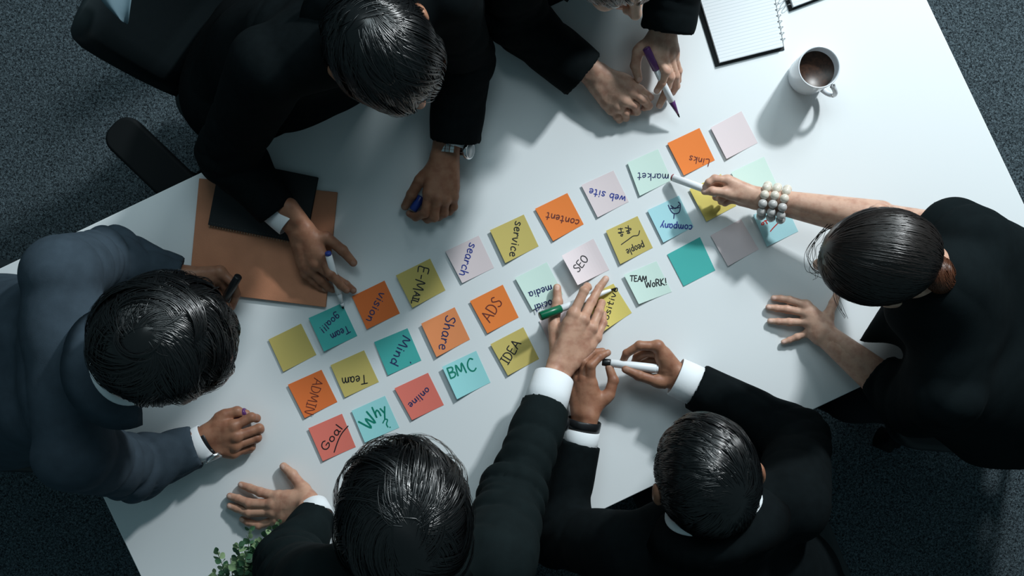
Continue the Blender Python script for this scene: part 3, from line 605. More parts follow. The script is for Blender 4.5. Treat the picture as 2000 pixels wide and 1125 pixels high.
# ------------------------------------------------------------------ hands
def lerp(a, b, t): return np.asarray(a, float) * (1 - t) + np.asarray(b, float) * t
def hand_field(h, res=.0017):
    """h: wr, el (elbow, only used for direction / bare forearm), kn[4], f[4][3], th[4] in (px,py,h); s = scale; fl = length of forearm built (m)"""
    s = h.get('s', 1.0); wr = P(*h['wr']); el = P(*h['el']); kn = [P(*k) for k in h['kn']]; fs = [[P(*q) for q in f] for f in h['f']]; th = [P(*q) for q in h['th']]
    ax = nrm(wr - el); mid = lerp(kn[1], kn[2], .5)
    side = kn[0] - kn[3]; side = side - ax * (side @ ax); side = nrm(side)
    L = np.linalg.norm(wr - el); fl = min(h.get('fl', .05), L)
    allp = [wr, wr - ax * fl] + kn + th + [q for f in fs for q in f]
    lo, hi = bounds(allp, .05 if fl > .1 else .036); lo[2] = max(lo[2], TZ + .0004 - .003)
    F = Field(lo, hi, res)
    rw = .0185 * s
    w1, w2 = wr + side * .0105 * s, wr - side * .0105 * s
    r_el = h.get('rel', .036) * s if fl > .1 else rw * 1.12
    b1 = wr - ax * fl
    F.cone(w1, b1 + side * .010 * s, rw, r_el, .01); F.cone(w2, b1 - side * .010 * s, rw * .95, r_el, .01)
    for i, k in enumerate(kn):
        a = lerp(w1, w2, i / 3.0); rk = [.0128, .0125, .0118, .0108][i] * s
        F.cone(lerp(a, k, .12), k - nrm(k - a) * .003, rw * .80, rk, .012)
    # fleshy bases
    F.cone(lerp(wr, th[0], .3), lerp(th[0], th[1], .6), .0165 * s, .0135 * s, .014)
    F.cone(lerp(w2, kn[3], .3), lerp(w2, kn[3], .75), .0150 * s, .0130 * s, .012)
    F.cone(lerp(kn[0], th[0], .35), lerp(kn[0], th[0], .6), .0095 * s, .0105 * s, .014)
    for i, k in enumerate(kn): F.ball(k + np.array([0, 0, .0006]), [.0126, .0127, .0118, .0106][i] * s, .004)
    palm = F.D
    RF = [(.0104, .0094, .0083, .0070), (.0106, .0097, .0085, .0072), (.0102, .0092, .0081, .0069), (.0092, .0081, .0072, .0062)]
    out = palm.copy()
    chains = [[k] + f for k, f in zip(kn, fs)] + [th[1:]]
    for i, c in enumerate(chains):
        G = Field.__new__(Field); G.lo, G.res, G.n = F.lo, F.res, F.n; G.D = np.full(F.n, .08, np.float32)
        if i < 4:
            r = [q * s for q in RF[i]]
            for j in range(3):
                G.cone(c[j], c[j + 1], r[j], r[j + 1], .0015)
            G.ball(c[1], r[1] * 1.05, .003); G.ball(c[2], r[2] * 1.03, .002)
        else:
            G.cone(th[0], th[1], .0135 * s, .0118 * s, .003); G.cone(th[1], th[2], .0118 * s, .0105 * s, .002); G.cone(th[2], th[3], .0104 * s, .0084 * s, .002); G.ball(th[2], .0110 * s, .003)
        # blend with the palm only near its root so the fingers stay separate
        sl, p = F.sub(np.min(c, axis=0) - .02, np.max(c, axis=0) + .02)
        root = c[0]; dist = np.linalg.norm(p - root, axis=-1)
        kk = np.clip(1 - dist / (.034 * s), 0.05, 1) * (.011 if i < 4 else .014)
        hh = np.maximum(kk - np.abs(palm[sl] - G.D[sl]), 0) / kk
        g = np.minimum(palm[sl], G.D[sl]) - hh * hh * kk * .25
        a_ = out[sl]; k2 = .0012
        hh = np.maximum(k2 - np.abs(a_ - g), 0) / k2
        out[sl] = np.minimum(a_, g) - hh * hh * k2 * .20
    F.D = out
    gz = F.lo[2] + F.res * np.arange(F.n[2]); F.D = np.maximum(F.D, (TZ + .0006 - gz)[None, None, :].astype(np.float32))
    V, Q = F.mesh()
    # tint: nails (+), knuckles and creases (-)
    T = np.zeros(len(V))
    for i, c in enumerate(chains):
        tip, dip = c[-1], c[-2]; d = nrm(tip - dip); rr = (.0069 if i < 4 else .0086) * s
        up = np.array([0, 0, 1.0]) - d * d[2]; up = nrm(up) if np.linalg.norm(up) > .25 else None
        if h.get('nailup') is not None: up = nrm(h['nailup'] - d * (np.array(h['nailup']) @ d))
        if up is None: continue
        c0 = tip + up * rr * 1.02 + d * .0005; q = V - c0; lat = np.cross(d, up)
        e = np.sqrt((q @ d / (.0062 * s)) ** 2 + (q @ lat / (.0050 * s)) ** 2 + (q @ up / .0035) ** 2)
        m = np.clip((1.15 - e) * 6, 0, 1); T = np.maximum(T, m)
        V -= up * (np.clip((1.25 - e) * 5, 0, 1) * .0003)[:, None]
    for i, c in enumerate(chains):
        for j in range(1 if i == 4 else 0, len(c) - 1):
            dd = np.linalg.norm(V - (c[j] + np.array([0, 0, .008 * s])), axis=1); T -= .32 * np.clip(1 - dd / .010, 0, 1) * (T < .05)
    return V, Q, T
def mk(kn, f, th, wr, el, **k): return dict(kn=kn, f=f, th=th, wr=wr, el=el, **k)
HANDS = {
 'AR': mk([(630,502,.052),(617,515,.048),(606,525,.038),(597,533,.028)],
          [[(646,535,.052),(665,557,.036),(677,567,.026)], [(651,541,.030),(676,556,.020),(690,567,.012)], [(627,547,.024),(641,561,.015),(650,566,.011)], [(612,549,.018),(626,561,.011),(635,566,.010)]],
          [(600,470,.045),(637,463,.052),(669,489,.040),(690,513,.030)], (587,449,.052), (470,300,.10)),
 'AL': mk([(838,378,.050),(853,388,.048),(869,391,.042),(885,384,.034)],
          [[(830,416,.042),(812,424,.024),(799,417,.014)], [(848,424,.034),(835,428,.016),(823,420,.012)], [(867,416,.026),(856,424,.012),(843,418,.010)], [(886,404,.022),(878,414,.011),(866,408,.010)]],
          [(848,330,.040),(820,352,.042),(804,380,.032),(791,403,.018)], (870,300,.048), (900,120,.10)),
 'BR': mk([(1233,179,.050),(1221,197,.045),(1208,209,.036),(1194,214,.026)],
          [[(1257,195,.046),(1267,207,.030),(1258,211,.018)], [(1240,206,.036),(1244,218,.020),(1234,219,.012)], [(1222,220,.028),(1222,230,.014),(1212,226,.010)], [(1206,226,.020),(1210,234,.012),(1202,229,.010)]],
          [(1192,148,.042),(1226,158,.046),(1249,176,.042),(1270,190,.034)], (1160,145,.045), (1040,50,.08), s=.96),
 'BL': mk([(1278,108,.094),(1293,104,.092),(1306,106,.082),(1316,108,.070)],
          [[(1301,139,.090),(1293,162,.072),(1283,177,.062)], [(1309,150,.070),(1300,180,.048),(1288,206,.032)], [(1319,148,.056),(1321,168,.034),(1314,181,.022)], [(1325,138,.046),(1324,157,.026),(1316,168,.016)]],
          [(1268,82,.088),(1246,101,.082),(1241,128,.066),(1247,154,.052)], (1294,66,.088), (1315,-60,.16), s=.96),
 'CR': mk([(1420,352,.070),(1424,363,.060),(1430,376,.050),(1436,388,.040)],
          [[(1396,349,.078),(1384,356,.078),(1377,365,.072)], [(1400,358,.052),(1387,366,.050),(1384,374,.054)], [(1408,388,.040),(1398,385,.030),(1408,380,.026)], [(1416,396,.030),(1408,394,.022),(1416,388,.018)]],
          [(1448,384,.066),(1414,376,.074),(1391,373,.074),(1376,374,.068)], (1487,389,.066), (1715,432,.13), s=.84, fl=.30, rel=.042),
 'CL': mk([(1574,596,.020),(1574,611,.021),(1576,629,.020),(1583,648,.017)],
          [[(1542,586,.014),(1525,583,.010),(1511,582,.008)], [(1537,604,.014),(1517,602,.010),(1501,600,.008)], [(1541,629,.014),(1520,628,.010),(1504,627,.008)], [(1557,658,.012),(1542,664,.009),(1530,668,.008)]],
          [(1615,636,.024),(1619,612,.020),(1628,592,.013),(1635,575,.010)], (1608,652,.028), (1760,775,.10), s=.86, fl=.27, rel=.040, nailup=(0,0,1)),
 'DL': mk([(1154,748,.062),(1142,738,.056),(1131,742,.046),(1121,753,.034)],
          [[(1154,714,.072),(1171,697,.062),(1187,689,.054)], [(1139,707,.058),(1158,689,.045),(1177,686,.036)], [(1126,712,.042),(1142,695,.028),(1158,692,.020)], [(1118,726,.030),(1131,708,.018),(1144,703,.012)]],
          [(1166,790,.056),(1190,770,.056),(1198,743,.056),(1190,718,.054)], (1142,815,.058), (1110,1010,.07)),
 'DR': mk([(1284,676,.070),(1296,690,.058),(1303,706,.046),(1308,722,.036)],
          [[(1249,675,.072),(1224,690,.062),(1217,705,.054)], [(1263,687,.050),(1244,698,.042),(1238,710,.036)], [(1270,704,.036),(1250,712,.028),(1244,720,.022)], [(1278,720,.026),(1258,726,.018),(1248,730,.012)]],
          [(1304,748,.056),(1279,743,.060),(1248,733,.062),(1222,721,.062)], (1325,738,.056), (1560,850,.08)),
 'ER': mk([(1120,613,.066),(1139,624,.062),(1156,640,.052),(1165,659,.042)],
          [[(1141,568,.058),(1147,560,.036),(1150,562,.022)], [(1155,590,.018+.012),(1170,563,.014),(1183,545,.010)], [(1170,609,.034),(1175,592,.018),(1169,597,.010)], [(1178,631,.026),(1178,614,.014),(1171,609,.010)]],
          [(1086,668,.046),(1082,625,.030),(1089,590,.018),(1088,562,.013)], (1092,722,.070), (1000,960,.22)),
 'EL': mk([(544,970,.028),(533,984,.030),(532,999,.028),(540,1015,.022)],
          [[(508,961,.022),(488,953,.014),(471,947,.010)], [(486,983,.022),(465,974,.013),(449,969,.010)], [(486,1001,.020),(463,993,.012),(449,988,.010)], [(505,1026,.016),(484,1020,.011),(473,1014,.009)]],
          [(603,968,.034),(588,949,.028),(571,927,.018),(554,911,.012)], (604,984,.040), (575,1100,.16)),
 'FL': mk([(430,531,.058),(426,542,.048),(416,553,.038),(403,563,.030)],
          [[(455,552,.056),(462,575,.042),(453,600,.026)], [(442,559,.034),(443,577,.020),(433,588,.014)], [(429,569,.022),(428,582,.013),(418,588,.010)], [(412,577,.018),(412,588,.011),(404,592,.010)]],
          [(385,556,.050),(408,569,.052),(427,583,.046),(444,600,.036)], (361,544,.056), (215,510,.09)),
 'FR': mk([(457,832,.052),(461,852,.050),(459,870,.043),(456,885,.033)],
          [[(491,815,.044),(501,817,.024),(492,812,.014)], [(506,837,.034),(508,839,.017),(497,838,.011)], [(502,855,.028),(500,858,.014),(489,860,.010)], [(491,873,.020),(488,878,.012),(478,882,.010)]],
          [(412,830,.042),(440,810,.044),(463,804,.040),(481,808,.034)], (403,858,.044), (255,915,.08)),
}

# ------------------------------------------------------------------ heads
def head_frame(c, face_px, tilt, roll=0.0):
    """c (px,py,h); face_px direction in picture; tilt = forward bow in degrees"""
    o = P(*c); f = nrm([face_px[0], -face_px[1], 0]); zz = np.array([0, 0, 1.])
    t = math.radians(tilt); Y = f * math.cos(t) - zz * math.sin(t); Z = f * math.sin(t) + zz * math.cos(t); X = np.cross(Y, Z)
    r = math.radians(roll); X2 = X * math.cos(r) + Z * math.sin(r); Z2 = -X * math.sin(r) + Z * math.cos(r)
    return o, np.stack([X2, Y, Z2], 1)
def head_mesh(o, R, neck_w, s=1.0, res=.0026):
    nk = (neck_w - o) @ R
    lo, hi = bounds([np.array([-.10, -.12, -.15]) * s, np.array([.10, .135, .12]) * s, nk], .02)
    F = Field(lo, hi, res)
    F.ell((0, -.005 * s, .008 * s), (.078 * s, .098 * s, .094 * s))
    F.cone((0, .022 * s, -.045 * s), (0, .052 * s, -.088 * s), .060 * s, .030 * s, .03)
    F.cone((-.03 * s, .078 * s, .016 * s), (.03 * s, .078 * s, .016 * s), .013 * s, .013 * s, .012)
    F.ell((-.040 * s, .066 * s, -.035 * s), (.02 * s, .022 * s, .02 * s), .02); F.ell((.040 * s, .066 * s, -.035 * s), (.02 * s, .022 * s, .02 * s), .02)
    for sx in (-1, 1): F.ell((sx * .031 * s, .094 * s, -.003 * s), (.016 * s, .014 * s, .012 * s), .008, cut=True)
    F.cone((0, .090 * s, .004 * s), (0, .112 * s, -.034 * s), .0075 * s, .0115 * s, .010)
    for sx in (-1, 1): F.ball((sx * .010 * s, .100 * s, -.038 * s), .0085 * s, .006)
    for zc, r in ((-.060, .0065), (-.069, .0075)): F.cone((-.018 * s, .085 * s, zc * s), (0, .094 * s, zc * s), r * s * .7, r * s, .004); F.cone((.018 * s, .085 * s, zc * s), (0, .094 * s, zc * s), r * s * .7, r * s, .004)
    F.ball((0, .070 * s, -.098 * s), .020 * s, .02)
    for sx in (-1, 1):
        F.ell((sx * .089 * s, -.014 * s, -.012 * s), (.010 * s, .018 * s, .031 * s), .008); F.ell((sx * .100 * s, -.008 * s, -.010 * s), (.008 * s, .010 * s, .018 * s), .004, cut=True)
    F.cone((0, -.025 * s, -.05 * s), nk, .056 * s, .060 * s, .025)
    V, Q = F.mesh()
    T = np.zeros(len(V)); m = (np.abs(V[:, 2] + .0645 * s) < .009 * s) & (np.abs(V[:, 0]) < .024 * s) & (V[:, 1] > .08 * s); T[m] = -.6
    return V @ R.T + o, Q, T
def hair_cap(o, R, s, thick=.012, earcut=True, front=(.083, .050), nape=(-.092, -.070), bumps=.003, res=.003):
    tk = np.broadcast_to(np.asarray(thick, float), (3,)); lo, hi = np.array([-.13, -.15, -.13]) * s, np.array([.13, .14, .15]) * s
    F = Field(lo, hi, res); F.D[:] = .2
    g = F.grid(); F.D = ellip(g, np.array([0, -.006 * s, .010 * s], np.float32), ((.080 * s + tk[0]), (.100 * s + tk[1]), (.096 * s + tk[2]))).astype(np.float32)[:F.n[0], :F.n[1], :F.n[2]]
    g = g[:F.n[0], :F.n[1], :F.n[2]]
    F.D += (bumps * snoise(g, 55)).astype(np.float32)
    a, b = np.array(front) * s, np.array(nape) * s; d = (a - b) / np.linalg.norm(a - b); n = np.array([0, -d[1], d[0]])
    pl = -((g - np.array([0, a[0], a[1]], np.float32)) @ n.astype(np.float32))
    pl = pl - .018 * s * (np.abs(g[..., 0]) > .055 * s) * (g[..., 1] < .0) * 0
    F.D = -smin(-F.D, -pl.astype(np.float32), .016)
    for sx in ((-1, 1) if earcut else ()): F.ell((sx * .099 * s, -.010 * s, -.016 * s), (.020 * s, .023 * s, .034 * s), .006, cut=True)
    V, Q = F.mesh(); return V @ R.T + o, Q
def strands(o, R, s, n, whorl, swirl, length, thick, lift, front=(.083, .050), nape=(-.092, -.070), target=None, bias=None, seed=1, w=.0011, clump=.5, nclump=90, ears=True, ang_noise=.25):
    rs = np.random.RandomState(seed); W_ = nrm(whorl)
    ce = np.array([0, -.006, .010]) * s; rad = np.array([.080, .100, .096]) * s + np.asarray(thick)
    a, b = np.array(front) * s, np.array(nape) * s; d = (a - b) / np.linalg.norm(a - b); pn = np.array([0, -d[1], d[0]]); p0 = np.array([0, a[0], a[1]])
    def roots(m):
        out = []
        while len(out) < m:
            u = nrm(rs.randn(3)); p = ce + u * rad
            if (p - p0) @ pn > .003 and not (ears and ((abs(p[0]) - .099 * s) / .026) ** 2 + ((p[1] + .010 * s) / .027) ** 2 + ((p[2] + .016 * s) / .038) ** 2 < 1): out.append(u)
        return np.array(out)
    gu = roots(nclump); gl = rs.randn(nclump); ga = rs.randn(nclump) * ang_noise; gL = 1 + .25 * rs.randn(nclump)
    U = roots(n); ci = np.argmax(U @ gu.T, axis=1)
    U0 = U * (1 - .0) ; m = 9; path = [U0.copy()]
    cur = U0.copy(); curg = gu.copy()
    def flow(u, an):
        if target is not None:
            t = np.asarray(target) - u * (u @ np.asarray(target))[:, None]
        else:
            t = -(W_[None] - u * (u @ W_)[:, None]); t /= np.linalg.norm(t, axis=1)[:, None] + 1e-6
        if bias is not None:
            bb = np.asarray(bias[0]); t = t + bias[1] * (bb[None] - u * (u @ bb)[:, None])
        t /= np.linalg.norm(t, axis=1)[:, None] + 1e-6
        sd = np.cross(u, t); ca = np.cos(swirl + an)[:, None]; sa = np.sin(swirl + an)[:, None]
        return t * ca + sd * sa
    step = (length / m / .095) * np.clip(gL, .5, 1.5)
    for i in range(m):
        cur = cur + flow(cur, ga[ci]) * step[ci][:, None]; cur /= np.linalg.norm(cur, axis=1)[:, None]
        curg = curg + flow(curg, ga) * step[:, None]; curg /= np.linalg.norm(curg, axis=1)[:, None]
        k = clump * ((i + 1) / m) ** 1.2; q = cur * (1 - k) + curg[ci] * k; path.append(q / np.linalg.norm(q, axis=1)[:, None])
    path = np.stack(path, 1)                                                     # n, m+1, 3
    t = np.linspace(0, 1, m + 1)
    lf = (lift * (1 + .45 * gl[ci]) * np.clip(np.arccos(np.clip(U @ W_, -1, 1)) / .7, .12, 1))[:, None] * np.sin(np.pi * np.clip(t * .95 + .05, 0, 1))[None] ** .8 + .0008 * rs.randn(n)[:, None] - .003 * (t[None] > 2)
    lf = lf - .0012 * (1 - np.clip(t * 5, 0, 1))[None] - .0035 * np.clip(t * 4 - 3.1, 0, 1)[None]
    pts = ce + path * rad * 1.0; pts = pts + path * lf[..., None]
    # flat three-sided blades
    T = np.gradient(pts, axis=1); T /= np.linalg.norm(T, axis=-1, keepdims=True) + 1e-9
    S_ = np.cross(T, path); S_ /= np.linalg.norm(S_, axis=-1, keepdims=True) + 1e-9
    ww = w * (.7 + .6 * rs.rand(n))[:, None] * np.clip(1.15 - t ** 2.5, .12, 1)[None]
    N_ = np.cross(S_, T)
    a_ = pts + S_ * ww[..., None]; b_ = pts - S_ * ww[..., None]; c_ = pts + N_ * ww[..., None] * -.5; d_ = pts + N_ * ww[..., None] * .55
    V = np.stack([a_, d_, b_], 2)            # n, m+1, 3, 3
    base = np.arange(n)[:, None, None] * ((m + 1) * 3); i = np.arange(m)[None, :, None] * 3
    F = []
    for (x, y) in ((0, 1), (1, 2)):
        F.append(np.stack([base + i + x, base + i + y, base + i + 3 + y, base + i + 3 + x], -1).reshape(-1, 4))
    return V.reshape(-1, 3) @ R.T + o, np.concatenate(F)

# ------------------------------------------------------------------ clothing
def jacket_mesh(pl, ch, nk, shs, els, cfs, rs_=(.068, .056, .048), res=.0052, wr_=.003, chest=.105, belly=.125, fold=.004, halfw=None, extra=()):
    """pl pelvis, ch chest, nk neck base, shs/els/cfs lists of 3-D points, cfs = sleeve ends; returns one mesh"""
    cf_r = halfw or [rs_[2]] * len(cfs)
    lo, hi = bounds([pl, ch, nk] + shs + els + cfs, .15)
    lo[2] = max(lo[2], pl[2] - .13)
    T = Field(lo, hi, res)
    mid = lerp(pl, ch, .5); sd = nrm(shs[1] - shs[0])
    T.cone(pl - sd * .06, mid - sd * .05, belly, belly, .03); T.cone(pl + sd * .06, mid + sd * .05, belly, belly, .05)
    T.cone(mid - sd * .05, ch - sd * .065, belly, chest, .05); T.cone(mid + sd * .05, ch + sd * .065, belly, chest, .05)
    i0, i1 = lerp(shs[0], shs[1], .16), lerp(shs[0], shs[1], .84)
    T.cone(i0, i1, rs_[0] * .98, rs_[0] * .98, .05); T.cone(lerp(ch, nk, .5), nk, .085, .066, .05)
    T.cone(lerp(shs[0], shs[1], .35), nk, .07, .062, .04); T.cone(lerp(shs[0], shs[1], .65), nk, .07, .062, .04)
    for (a_, b_, r1_, r2_) in extra: T.cone(P(*a_), P(*b_), r1_, r2_, .05)
    # sleeves in a field of their own, joined with a tight seam
    S_ = Field.__new__(Field); S_.lo, S_.res, S_.n = T.lo, T.res, T.n; S_.D = np.full(T.n, .08, np.float32)
    for sh, el, cf, rc in zip(shs, els, cfs, cf_r):
        one = Field.__new__(Field); one.lo, one.res, one.n = T.lo, T.res, T.n; one.D = np.full(T.n, .08, np.float32)
        ax = nrm(cf - el); ext = cf + ax * .05; re = max(rs_[1], rc * 1.02)
        one.cone(sh, el, rs_[0], re, 0); one.cone(el, ext, re, rc, .035)
        sl, p = one.sub(np.minimum(sh, np.minimum(el, cf)) - .12, np.maximum(sh, np.maximum(el, cf)) + .12)
        D = one.D[sl]
        # elbow and sleeve folds
        bis = nrm((sh - el) + (cf - el)); d1 = np.linalg.norm(p - el, axis=-1); w_ = np.exp(-(d1 / .085) ** 2)
        tang = nrm(nrm(cf - el) - nrm(sh - el)); ph = (p - el) @ tang
        D = D + (fold * w_ * ((1 - np.abs(np.sin(ph * np.pi / .040 + 1.3 * snoise(p, 12)))) ** 1.6 * 2.0 - .6)).astype(np.float32)
        sp = (p - sh) @ nrm(el - sh); D = D + (fold * .8 * ((1 - np.abs(np.sin(sp * np.pi / .075 + 1.8 * snoise(p, 9)))) ** 1.8 * 1.8 - .5) * np.clip(1 - d1 / .3, 0, 1)).astype(np.float32)
        pc = ((p - cf) @ ax).astype(np.float32); D = np.where(pc > -.02, np.maximum(D, pc), D)
        inner = round_cone(p, (cf - ax * .035).astype(np.float32), ext.astype(np.float32), rc * .80, rc - .0045).astype(np.float32)
        near = np.abs(pc) < .08
        D = np.where(near, np.maximum(D, -inner), D)
        one.D[sl] = D
        S_.D = np.minimum(S_.D, one.D)
    T.D = smin(T.D, S_.D, .010)
    sl, p = T.sub(T.lo, T.lo + T.n * T.res)
    rg = (1 - np.abs(snoise(p, 10))) ** 5 - .25
    nz = (wr_ * .7 * snoise(p, 15) + wr_ * 1.5 * rg).astype(np.float32)
    # leave the crisp sleeve ends alone
    for cf in cfs: nz *= np.clip(np.linalg.norm(p - cf, axis=-1) / .09 - .6, 0, 1).astype(np.float32)
    T.D = T.D + nz
    return T.mesh()
def cuff_np(a, b, r0, r1, flat=1.0, n=36, th=.0022):
    """open tube from a to b with thickness (shirt cuff); flat squashes it vertically"""
    a, b = np.asarray(a, float), np.asarray(b, float); d = nrm(b - a); x = nrm(np.cross(d, [0, 0, 1.])); y = np.cross(x, d)
    V, F = [], []
    prof = [(a, r0), (lerp(a, b, .5), (r0 + r1) / 2 * 1.01), (b - d * .001, r1), (b, r1 - th * .5), (b - d * .001, r1 - th), (lerp(a, b, .5), (r0 + r1) / 2 - th), (a, r0 - th)]
    for c, r in prof:
        for i in range(n):
            t = 2 * math.pi * i / n; V.append(c + x * r * math.cos(t) + y * r * flat * math.sin(t))
    m = len(prof)
    for k in range(m):
        k2 = (k + 1) % m
        for i in range(n):
            j = (i + 1) % n; F.append((k * n + i, k * n + j, k2 * n + j, k2 * n + i))
    return np.array(V), np.array(F)
def collar_np(c, up, back, r, h, th=.004, span=150, flare=.2, drop=.02, n=40):
    """band around the neck, open at the front; back = direction of the nape"""
    up = nrm(up); bk = nrm(np.asarray(back) - up * (np.asarray(back) @ up)); sd = np.cross(up, bk); V, F = [], []
    for i in range(n + 1):
        a = math.radians(-span + 2 * span * i / n); ca, sa = math.cos(a), math.sin(a); dr = bk * ca + sd * sa
        dz = -drop * (1 - ca) * .5; hh = h * (.72 + .28 * (1 + ca) / 2)
        rr = r * (1 + .10 * abs(sa))
        lo_ = c + dr * rr * (1 + flare) + up * (dz - hh * .3); top = c + dr * rr + up * (dz + hh * .7)
        V += [lo_, lerp(lo_, top, .6) + dr * .002, top, top - dr * th, lerp(lo_, top, .5) - dr * th, lo_ - dr * th]
    m = 6
    for i in range(n):
        for k in range(m):
            k2 = (k + 1) % m; F.append((i * m + k, (i + 1) * m + k, (i + 1) * m + k2, i * m + k2))
    F.append((0, 1, 4, 5)); F.append((1, 2, 3, 4)); b = n * m; F.append((b + 5, b + 4, b + 1, b)); F.append((b + 4, b + 3, b + 2, b + 1))
    return np.array(V), np.array(F)

# ------------------------------------------------------------------ people
def part(name, VF, m, root, smooth=True):
    V, F = VF[0], VF[1]; T = VF[2] if len(VF) > 2 else None
    me = np_mesh(name, np.asarray(V) - np.array(root.location), F, T)
    return link(name, me, m, root)
def office_chair(label, c, face, arms=False, cat='chair'):
    """c = (x, y) world; face = world yaw so that local +Y is the sitter's front"""
    t = empty('office_chair', (c[0], c[1], 0), face); tag(t, label, cat, 'black office chairs round the table')
    def rr(w_, d_, r, n=6):
        pts = []
        for (sx, sy, a0) in ((1, 1, 0), (-1, 1, 90), (-1, -1, 180), (1, -1, 270)):
            for i in range(n + 1):
                a = math.radians(a0 + 90 * i / n); pts.append((sx * (w_ / 2 - r) + r * math.cos(a), sy * (d_ / 2 - r) + r * math.sin(a)))
        return pts
    bm_obj('seat', prism(rr(.50, .48, .07), .39, .462), M['chair'], t, bevel=.018, seg=3)
    # back: curved padded panel
    nx, nz = 14, 16; V, F = [], []
    for side in (0, 1):
        for j in range(nz + 1):
            for i in range(nx + 1):
                u, v = i / nx * 2 - 1, j / nz; hw = .245 * (1 - .10 * (1 - v) ** 2) * (1 - .55 * max(0, v - .88) ** 2 * 8)
                zc = .50 + .44 * v; y = -.235 - .075 * v + .035 * u * u + (.012 if abs(v - .22) < .12 else 0) * (1 - u * u)
                th = .030 * math.sqrt(max(0.03, 1 - u ** 8)) * math.sqrt(max(.03, 1 - (2 * v - 1) ** 10))
                V.append((hw * u, y + (th if side else -th), zc))
    N1 = (nx + 1) * (nz + 1)
    for j in range(nz):
        for i in range(nx):
            a = j * (nx + 1) + i; F.append((a, a + 1, a + nx + 2, a + nx + 1)); b = a + N1; F.append((b, b + nx + 1, b + nx + 2, b + 1))
    for j in range(nz):
        a, b = j * (nx + 1), j * (nx + 1) + nx; F.append((a, a + nx + 1, a + nx + 1 + N1, a + N1)); F.append((b, b + N1, b + nx + 1 + N1, b + nx + 1))
    for i in range(nx):
        a, b = i, nz * (nx + 1) + i; F.append((a, a + N1, a + 1 + N1, a + 1)); F.append((b, b + 1, b + 1 + N1, b + N1))
    link('backrest', np_mesh('backrest', np.array(V), np.array(F)), M['chair'], t)
    bm = bmesh.new(); add_box(bm, (0, -.275, .44), (.07, .02, .30)); add_box(bm, (0, -.16, .385), (.07, .24, .012)); bm_obj('back_bracket', bm, M['chair_frame'], t, bevel=.004)
    for sx in ((-1, 1) if arms else ()):
        a = bm_obj('armrest', prism([(sx * .345 + x, y - .05) for x, y in rr(.085, .30, .034)], .635, .668), M['chair_frame'], t, bevel=.008)
        bm = bmesh.new(); add_box(bm, (sx * .345, -.05, .50), (.03, .06, .275)); add_box(bm, (sx * .22, -.05, .375), (.28, .06, .012)); bm_obj('arm_post', bm, M['chair_frame'], t, bevel=.004)
    bm = bmesh.new(); add_cyl(bm, (0, 0, .10), (0, 0, .38), .028); add_cyl(bm, (0, 0, .07), (0, 0, .13), .045); bm_obj('column', bm, M['chair_frame'], t, True)
    for i in range(5):
        a = 2 * math.pi * i / 5 + .3; bm = bmesh.new(); add_box(bm, (.16, 0, .085), (.29, .045, .028), Matrix.Rotation(a, 4, 'Z')); bm_obj('base_leg', bm, M['chair_frame'], t, bevel=.008)
        bm = bmesh.new(); x, y = .295 * math.cos(a), .295 * math.sin(a); add_cyl(bm, (x - .022 * math.sin(a), y + .022 * math.cos(a), .031), (x + .022 * math.sin(a), y - .022 * math.cos(a), .031), .030); bm_obj('caster', bm, M['chair_frame'], t, True)
    return t

